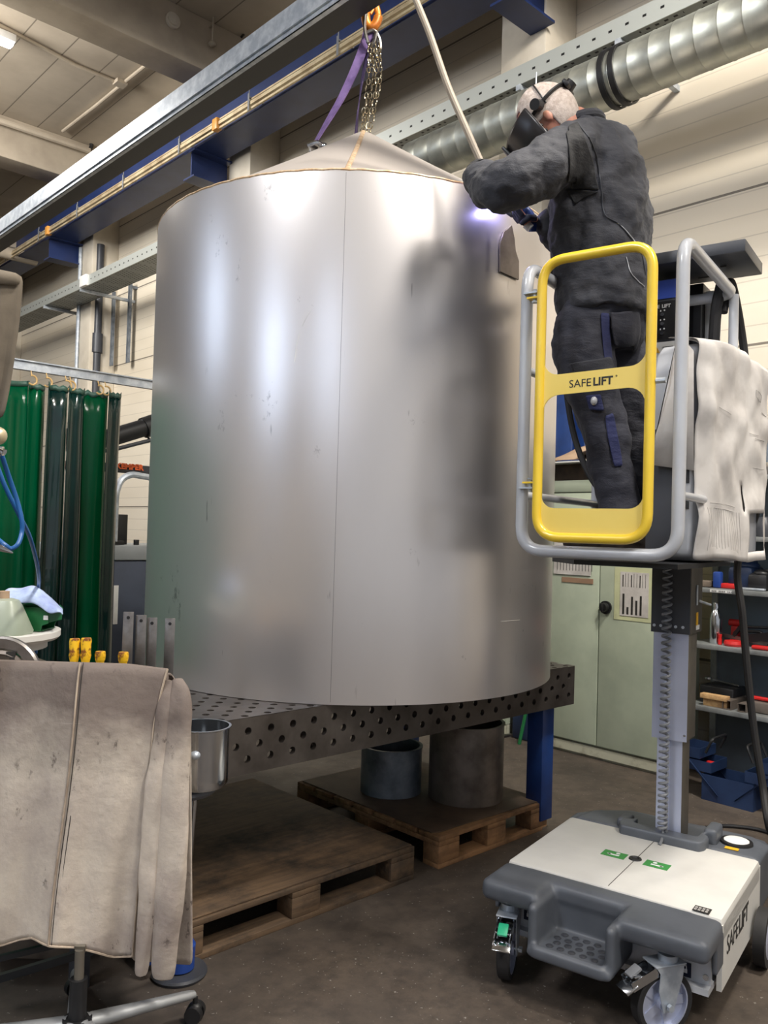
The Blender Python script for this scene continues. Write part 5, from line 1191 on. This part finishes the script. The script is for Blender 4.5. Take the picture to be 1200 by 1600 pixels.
m = MB(); m.tube([fx(150, 706), fx(176, 703), fx(235, 688)], .017, 8); m.tube([fx(229, 680), fx(236, 690)], .01, 6); obj('support_rod', m, M['darkgrey'], t)
# ================================================================== side bench and small things at left
BZ = 1.0
t = thing('side_bench', 'dark steel side bench behind the leather jacket', 'bench', (.75, 2.9, 0))
m = MB(); m.b2((.25, 2.62, BZ-.04), (1.24, 3.3, BZ), bev=.003); obj('bench_top', m, M['dsteel'], t)
for x, y in ((.3, 2.67), (1.19, 2.67), (.3, 3.25), (1.19, 3.25)):
    m = MB(); m.b2((x-.025, y-.025, 0), (x+.025, y+.025, BZ-.041)); obj('leg', m, M['darkgrey'], t)
D1 = 2.78
def onb(px, py, d, z): p = at(px, py, d); p.z = z; return p
c0 = onb(-18, 1000, 2.95, BZ+.001); za = at(40, 996, 2.8).z
t = thing('turntable', 'off-white round plate on a pedestal at the left edge', 'turntable', c0)
R_ = (at(87, 995, 2.95)-at(-18, 995, 2.95)).length
m = MB(); m.lathe([(0, za-BZ-.03), (R_-.01, za-BZ-.03), (R_, za-BZ-.02), (R_, za-BZ), (R_-.02, za-BZ+.004), (R_-.03, za-BZ), (0, za-BZ)], c0, 56); obj('round_plate', m, M['offwhite'], t)
m = MB(); m.lathe([(0, 0), (.1, 0), (.1, .02), (.06, .03), (.06, za-BZ-.07), (R_*.82, za-BZ-.06), (R_*.82, za-BZ-.031), (0, za-BZ-.031)], c0, 40); obj('pedestal', m, M['offwhite'], t)
c1v = onb(6, 940, 2.86, za+.003); t = thing('plastic_canister', 'milky translucent plastic canister on the round plate', 'canister', c1v)
hC = at(0, 936, 2.86).z-za; w_ = .092
m = MB(); rings = []
for z, s_ in ((0, 1), (.01, 1.02), (hC*.8, .62), (hC*.95, .5), (hC, .3)): rings.append([c1v+RT*(w_*s_*math.copysign(abs(cos(a))**.6, cos(a))-.0)+FH*(w_*.8*s_*math.copysign(abs(sin(a))**.6, sin(a)))+UZ*z for a in [2*pi*k/28 for k in range(28)]])
m.loft(rings); obj('body', m, M['translucent'], t)
m = MB(); m.cyl(c1v+UZ*(hC+.0), c1v+UZ*(hC+.025), .018, seg=16); obj('cap', m, M['card'], t)
c2v = onb(64, 960, 3.0, za+.003); t = thing('storage_bin', 'green open-fronted plastic storage bin on the round plate', 'storage bin', c2v)
hb = at(60, 948, 3.0).z-za; 
BM = Matrix(((RT.x, FH.x, 0, 0), (RT.y, FH.y, 0, 0), (0, 0, 1, 0), (0, 0, 0, 1))); BM.translation = c2v
m = MB(); m.b2((-.085, -.05, 0), (.03, .06, .004), BM); m.prism([(-.09, hb), (-.075, 0), (.025, 0), (.03, hb*.25), (.052, hb*.35), (.056, hb*.85), (.045, hb)], -.062, -.058, BM @ Matrix(((1, 0, 0, 0), (0, 0, 1, 0), (0, 1, 0, 0), (0, 0, 0, 1))))
m.prism([(-.09, hb), (-.075, 0), (.025, 0), (.03, hb*.25), (.052, hb*.35), (.056, hb*.85), (.045, hb)], .058, .062, BM @ Matrix(((1, 0, 0, 0), (0, 0, 1, 0), (0, 1, 0, 0), (0, 0, 0, 1))))
m.b2((.048, -.058, hb*.38), (.054, .058, hb*.82), BM); m.b2((-.086, -.058, .0), (-.080, .058, hb), BM); obj('bin_body', m, M['greenbin'], t)
m = MB(); m.b2((.036, -.0655, hb*.5), (.052, -.0625, hb*.68), BM); obj('bin_label', m, M['white'], t)
rows = []
prof = [(2, 930), (14, 921), (26, 926), (38, 922), (52, 918), (66, 926), (78, 938), (90, 948), (97, 953)]
m = MB(); rows = []
for k, dd_ in enumerate((3.06, 3.03, 2.98, 2.945, 2.925, 2.92)):
    row = []
    for i, (x, y) in enumerate(prof):
        fall = (0, -3, -2, 4, 12, 22)[k]*(1 if 0 < i < 7 else .3); row.append(at(x+2*noise.noise(V((i, k, 3))), y+fall+11*noise.noise(V((i*1.3, k*1.1, 1))), dd_))
    rows.append(row)
m.sheet(rows); o = item('cleaning_rag', m, 'rag', 'crumpled pale blue rag hanging over the green bin', 'rag'); solid(o, .004, 2, 1); bake(o)
cc = at(4, 1056, 2.74); t = thing('metal_flange', 'dull steel flange ring standing upright in front of the round plate', 'flange', onb(4, 1056, 2.74, BZ))
A = Matrix.Translation(cc) @ Matrix(((RT.x, 0, -FH.x, 0), (RT.y, 0, -FH.y, 0), (0, 1, 0, 0), (0, 0, 0, 1)))
m = MB(); m.lathe([(.088, 0), (.128, -.004), (.132, .0), (.132, .012), (.125, .018), (.092, .012)], seg=56, M=A, close=True); obj('outer_ring', m, M['steel'], t)
m = MB(); m.lathe([(.0, .0), (.084, .0), (.086, .015), (.075, .02), (.07, .006), (0, .006)], seg=48, M=A); obj('inner_disc', m, M['dsteel'], t)
m = MB(); m.box((.032, .075, .014), (.03, .016, .01), A); m.box((.038, .062, .016), (.016, .008, .012), A); obj('clip', m, M['ink'], t)
m = MB(); hb_ = onb(155, 1030, 2.74, BZ+.001); HMx = Matrix(((RT.x, FH.x, 0, 0), (RT.y, FH.y, 0, 0), (0, 0, 1, 0), (0, 0, 0, 1))); HMx.translation = hb_
m.box((0, 0, .015), (.22, .07, .03), HMx); item('tool_block', m, 'dsteel', 'steel holder block for the yellow-handled tools behind the leather jacket', 'tool holder')
for i, (px, py, lab) in enumerate(((117, 997, 'leftmost yellow-handled tool sticking up behind the jacket'), (135, 996, 'tall yellow tool handle beside the leftmost one'), (157, 1017, 'short worn yellow tool handle in the middle'), (193, 1018, 'rightmost yellow tool handle, standing apart'))):
    top = at(px, py, 2.72); b = onb(px, py, 2.72, BZ+.033); t = thing('yellow_handled_tool', lab, 'hand tool', b, 0, 'yellow-handled tools behind the jacket')
    m = MB(); h_ = top.z-b.z; m.lathe([(0, .03), (.011, .03), (.0175, .06), (.0155, h_*.6), (.0175, h_-.012), (.0155, h_-.002), (0, h_)], b, 20); obj('handle', m, M['ytool'], t)
    m = MB(); m.cyl(b, b+UZ*.03, .006, seg=10); obj('shaft', m, M['steel'], t)
# stand with canvas, valve and hoses at the left edge
t = thing('hanging_canvas', 'grey-brown canvas sleeve hanging at the upper left edge', 'canvas', at(-40, 640, 2.2))
rows = []
for i in range(10):
    v = i/9; y = 404+v*250; xr = 36-9*v-30*v*v*.75; row = []
    for j in range(9):
        u = j/8; x = -95+(xr+95)*u; row.append(at(x, y+(26*u if i == 0 else 20*u*(1-v)), 2.2+.035*sin(u*7+v*1.5)+.05*(1-u)))
    rows.append(row)
m = MB(); m.sheet(rows); o = obj('canvas_sheet', m, M['canvas'], t); solid(o, .005, 1, 0); bake(o)
m = MB(); m.sheet([[p+(RI*0-FW)*.012 for p in rows[0]], [p+(RI*0-FW)*.012 for p in rows[1]]]); o = obj('top_hem', m, M['canvas'], t); solid(o, .006, 1, 0); bake(o)
t = thing('hose_stand', 'steel stand with brass valve and fitting at the left edge', 'stand', onb(-60, 900, 2.3, 0))
b = onb(-60, 900, 2.3, 0); m = MB(); m.cyl(b, b+UZ*2.3, .022, seg=14); m.lathe([(0, 0), (.18, 0), (.18, .012), (.03, .02), (0, .02)], b, 30); m.tube([b+UZ*2.28, at(-20, 408, 2.24)], .012, 8); m.tube([at(-60, 690, 2.3), at(-4, 704, 2.3)], .01, 8); m.tube([at(-60, 680, 2.3), at(-8, 681, 2.3)], .01, 8); obj('pole', m, M['midgrey'], t)
m = MB(); m.sph(at(-3, 681, 2.3), .024, (1, 1, 1.05)); obj('brass_ball', m, M['brass'], t)
m = MB(); m.cyl(at(-2, 704, 2.3), at(6, 709, 2.3), .013, seg=12); m.cyl(at(2, 698, 2.3), at(2, 712, 2.3), .008, seg=8); obj('hose_fitting', m, M['chrome'], t)
cable('air_hose', [at(3, 712, 2.3), at(14, 745, 2.34), at(26, 780, 2.36), at(34, 812, 2.36), at(34, 832, 2.36), at(28, 850, 2.34), at(17, 857, 2.33), at(6, 850, 2.32), at(-12, 838, 2.32), at(-50, 830, 2.3)], .0065, 'bhose', 'bright blue hose curling back in a loop at the left edge', 'hose')
cable('air_hose', [at(-50, 650, 2.35), at(-12, 712, 2.4), at(8, 760, 2.42), at(30, 805, 2.46), at(46, 838, 2.55), at(57, 878, 2.7), at(61, 905, 2.85), at(60, 925, 3.05), onb(58, 960, 3.2, BZ+.02)], .0065, 'bhose', 'blue hose running straight down behind the pale blue rag', 'hose')
m = MB(); m.tube([at(-30, 846, 2.3), at(0, 856, 2.3), at(20, 864, 2.3)], [.012, .010, .002], 10); item('pointed_nozzle', m, 'chrome', 'pale pointed nozzle tip below the blue hose loop', 'nozzle')
# ------------------------------------------------------------------ chair with leather jacket
hub = onb(122, 1560, 2.33, 0)
t = thing('office_chair', 'black swivel chair with grey metal base under the leather jacket', 'chair', hub)
cst = onz(304, 1596, 0); d0 = (V((cst.x, cst.y, 0))-hub); Lr = d0.length; a0 = atan2(d0.y, d0.x)
for k in range(5):
    a = a0+2*pi*k/5; u = V((cos(a), sin(a), 0)); m = MB()
    p0, p1 = hub+u*.03+UZ*.115, hub+u*Lr+UZ*.085; sd = u.cross(UZ); rings = []
    for q, w_, h_ in ((0, .028, .022), (.5, .022, .016), (.93, .018, .013), (.99, .014, .010), (1.0, .006, .006)):
        c_ = p0.lerp(p1, q); rings.append([c_+sd*w_*cos(t_)+UZ*h_*sin(t_) for t_ in [2*pi*i/16 for i in range(16)]])
    m.loft(rings); ar = obj('base_arm', m, M['satin'], t)
    m = MB(); c_ = hub+u*Lr; w2 = Matrix.Rotation(.7+k, 3, 'Z') @ V((1, 0, 0))
    for s_ in (-1, 1): m.cyl(c_+UZ*.028+w2*s_*.006, c_+UZ*.028+w2*s_*.026, .028, .026, seg=20)
    m.cyl(c_+UZ*.028, c_+UZ*.075, .008, seg=8); m.sph(c_+UZ*.045, .022, (1, 1, .6)); obj('caster', m, M['black'], ar)
m = MB(); m.cyl(hub+UZ*.085, hub+UZ*.135, .045, .04, seg=24); m.cyl(hub+UZ*.135, hub+UZ*.245, .024, seg=20); obj('gas_lift', m, M['black'], t)
m = MB(); m.cyl(hub+UZ*.245, hub+UZ*.325, .0135, seg=16); m.bar(hub+UZ*.325, hub+UZ*.40+FH*.2, .03, .02); obj('lift_rod', m, M['alu2'], t)
CM = Matrix(((RT.x, FH.x, 0, 0), (RT.y, FH.y, 0, 0), (0, 0, 1, 0), (0, 0, 0, 1))); CM.translation = hub+FH*.16
m = MB(); m.box((-.04, .12, .41), (.22, .24, .05), CM, .008); m.bar(CM @ V((.02, .02, .33)), CM @ V((-.36, -.02, .27)), .03, .025); m.bar(CM @ V((.02, .0, .295)), CM @ V((-.36, -.04, .21)), .016, .016); m.bar(CM @ V((.0, .02, .24)), CM @ V((-.34, .04, .12)), .022, .022); obj('tilt_mechanism', m, M['black'], t)
m = MB(); m.box((-.04, .24, .47), (.46, .36, .06), CM, .025); obj('seat', m, M['black'], t)
ztop = at(120, 1042, 2.42).z
m = MB(); bc = CM.inverted() @ onb(116, 1040, 2.43, 0)
m.box((bc.x, bc.y, ztop-.30), (.50, .045, .56), CM, .022); m.bar(CM @ V((bc.x, .0, .45)), CM @ V((bc.x, bc.y+.0, .60)), .06, .02) if bc.y > .001 or bc.y < -.001 else None; obj('backrest', m, M['black'], t)
# grimy block on the floor at the left
q = onz(40, 1585, 0); m = MB(); BX = Matrix(((RT.x, FH.x, 0, 0), (RT.y, FH.y, 0, 0), (0, 0, 1, 0), (0, 0, 0, 1))); BX.translation = q+FH*.35
m.box((-.10, .1, .11), (.30, .26, .22), BX, .008); item('metal_block', m, 'grime', 'grimy grey block on the floor at the lower left under the chair', 'block')
# leather jacket
t = thing('leather_jacket', 'worn grey-beige leather welding jacket draped over a chair back', 'jacket', onb(120, 1490, 2.38, at(120, 1490, 2.38).z))
def interp(tab, x):
    for (a, ya), (b, yb) in zip(tab, tab[1:]):
        if x <= b: q = (x-a)/(b-a); q = q*q*(3-2*q) if False else q; return ya+(yb-ya)*q
    return tab[-1][1]
Ltop = [(-70, 1028), (0, 1031), (126, 1035), (200, 1037), (262, 1045), (270, 1050)]
Lbot = [(-70, 1478), (0, 1478), (30, 1468), (52, 1465), (66, 1474), (80, 1479), (120, 1480), (150, 1488), (175, 1495), (207, 1494), (215, 1490)]
right = [(0, 262), (.06, 254), (.2, 240), (.4, 233), (.6, 224), (.8, 214), (1, 207)]
rows = []; NV, NU = 26, 30
for i in range(-3, NV+1):
    v = max(0, i)/NV; row = []
    for j in range(NU+1):
        u = j/NU; xr = interp(right, v); x = -70+(xr+70)*u; xt = -70+(262+70)*u; xb = -70+(207+70)*u
        y = interp(Ltop, xt)*(1-v)+interp(Lbot, xb)*v
        fold = .018*sin(u*11+v*1.2)*(v**.8)+.012*sin(u*23+2*v)*v+.020*noise.noise(V((u*2.5, v*1.6, 9)))
        fold -= .05*max(0, v-.75)*sin(u*9-.6)
        d = 2.375-.03*sin(min(1, v*3)*pi/2)-fold
        if i < 0: y += (0, 4, 22, 60)[-i]*.9-4; d = 2.40+(0, .02, .065, .075)[-i]
        row.append(at(x, y, d))
    rows.append(row)
m = MB(); m.sheet(rows); o = obj('back_panel', m, M['leather'], t); solid(o, .0035, 1, 0); bake(o)
# centre seam with welt
m = MB(); sp_ = []
for i in range(0, NV+1):
    v = i/NV; x = 126+(80-126)*(v**.8)+4*sin(v*5); u = (x+70)/(interp(right, v)+70); j = u*NU; j0 = int(j); p = rows[i+3][j0].lerp(rows[i+3][j0+1], j-j0); sp_.append(p-FW*.004)
m.tube(sp_, .0030, 8); obj('centre_seam', m, M['leather2'], t)
m = MB(); m.tube([p+RI*.009+FW*.001 for p in sp_], .0012, 5); m.tube([p+RI*.02+FW*.0025 for p in sp_[14:]], .0012, 5); obj('stitching', m, M['ink'], t)
m = MB(); m.tube([r_[-1]-FW*.001 for r_ in rows[3:]]+[p-FW*.001 for p in rows[-1][::-1]], .0035, 6); obj('edge_binding', m, M['leather2'], t)
# front flap at the right, behind the sleeves
rows2 = []
lx_ = [(0, 250), (.1, 240), (.5, 225), (1, 205)]; rx_ = [(0, 268), (.04, 280), (.1, 291), (.2, 298), (.5, 299), (1, 301)]
for i in range(-2, 21):
    v = max(0, i)/20; row = []
    for j in range(13):
        u = j/12; a = interp(lx_, v); b = interp(rx_, v); x = a+(b-a)*u; yt = 1047+(6*u if i >= 0 else 0); yb = 1500+8*u; y = yt+(yb-yt)*v
        d = 2.42-.015*sin(u*7+v)+.02*v; 
        if i < 0: y += (0, 3, 30)[-i]; d = 2.44+(0, .02, .05)[-i]; x -= (0, 2, 6)[-i]
        row.append(at(x, y, d))
    rows2.append(row)
m = MB(); m.sheet(rows2); o = obj('front_flap', m, M['leather'], t); solid(o, .0035, 1, 0); bake(o)
def sleeve(pts, rs, nm='sleeve'):
    ps = smooth_path([at(x, y, d) for x, y, d in pts], 5); m = MB(); n = len(ps); rings = []
    for i, p in enumerate(ps):
        t_ = (ps[min(i+1, n-1)]-ps[max(0, i-1)]).normalized(); s_ = t_.cross(FH).normalized(); f_ = s_.cross(t_); q = i/(n-1)*(len(rs)-1); a = min(int(q), len(rs)-2); w_ = rs[a]+(rs[a+1]-rs[a])*(q-a)
        rings.append([p+s_*w_*cos(a_)*(1+.08*sin(3*a_+i*.3))+f_*w_*.42*sin(a_)*(1+.15*sin(2*a_+i*.5)) for a_ in [2*pi*k/20 for k in range(20)]])
    m.loft(rings); o = obj(nm, m, M['leather'], t)
    tx = bpy.data.textures.new('sleeve_folds', 'CLOUDS'); tx.noise_scale = .07; d_ = o.modifiers.new('d', 'DISPLACE'); d_.texture = tx; d_.strength = .018; d_.texture_coords = 'LOCAL'; s2_ = o.modifiers.new('s', 'SUBSURF'); s2_.levels = 1; s2_.render_levels = 1
    return bake(o)
sleeve([(264, 1062, 2.395), (256, 1110, 2.37), (243, 1220, 2.35), (234, 1330, 2.35), (229, 1430, 2.35), (219, 1528, 2.35)], [.012, .022, .026, .027, .026, .020])
sleeve([(276, 1060, 2.40), (280, 1100, 2.375), (275, 1200, 2.355), (272, 1310, 2.35), (264, 1400, 2.35), (252, 1534, 2.35)], [.016, .034, .040, .043, .044, .034])
# stool and pot
sc0 = onb(284, 1232, 2.56, 0); zs = at(300, 1222, 2.56).z
t = thing('round_stool', 'small round dark grey stool with chrome legs beside the draped jacket', 'stool', sc0)
m = MB(); m.lathe([(0, -.03), (.10, -.03), (.112, -.018), (.112, -.008), (.1, 0), (0, 0)], (sc0.x, sc0.y, zs), 40); obj('seat', m, M['gm'], t)
q = onz(280, 1522, 0); tp = at(303, 1262, 2.58)
m = MB(); m.cyl(tp+UZ*.03, q+UZ*.02, .012, seg=14); obj('column', m, M['chrome'], t)
m = MB(); m.lathe([(0, .0), (.09, 0), (.095, .01), (.09, .018), (0, .02)], q, 32); obj('base_plate', m, M['darkgrey'], t)
pc = onb(313, 1215, 2.53, zs+.001); rp = (at(360, 1140, 2.53)-at(316, 1140, 2.53)).length; hp = at(313, 1134, 2.53).z-zs
t = thing('steel_pot', 'dented shiny stainless steel pot standing on the stool', 'pot', pc)
m = MB(); m.lathe([(0, 0), (rp*.86, 0), (rp*.96, .012), (rp*.97, .03), (rp*.97, hp-.006), (rp+.003, hp-.003), (rp+.003, hp), (rp*.95, hp), (rp*.945, .03), (rp*.9, .012), (0, .008)], pc, 56); obj('pot_body', m, M['chrome'], t)
m = MB(); b = pc-FH*rp*.96+UZ*hp*.62; m.sph(b, .016, (1, 1, .8)); obj('handle_stub', m, M['galv'], t)
m = MB(); m.lathe([(.014, .024), (.05, .024), (.052, .10), (.045, .11), (.014, .11)], q, 28, close=True); obj('foot_cover', m, M['bluep'], t, label='blue foot cover')
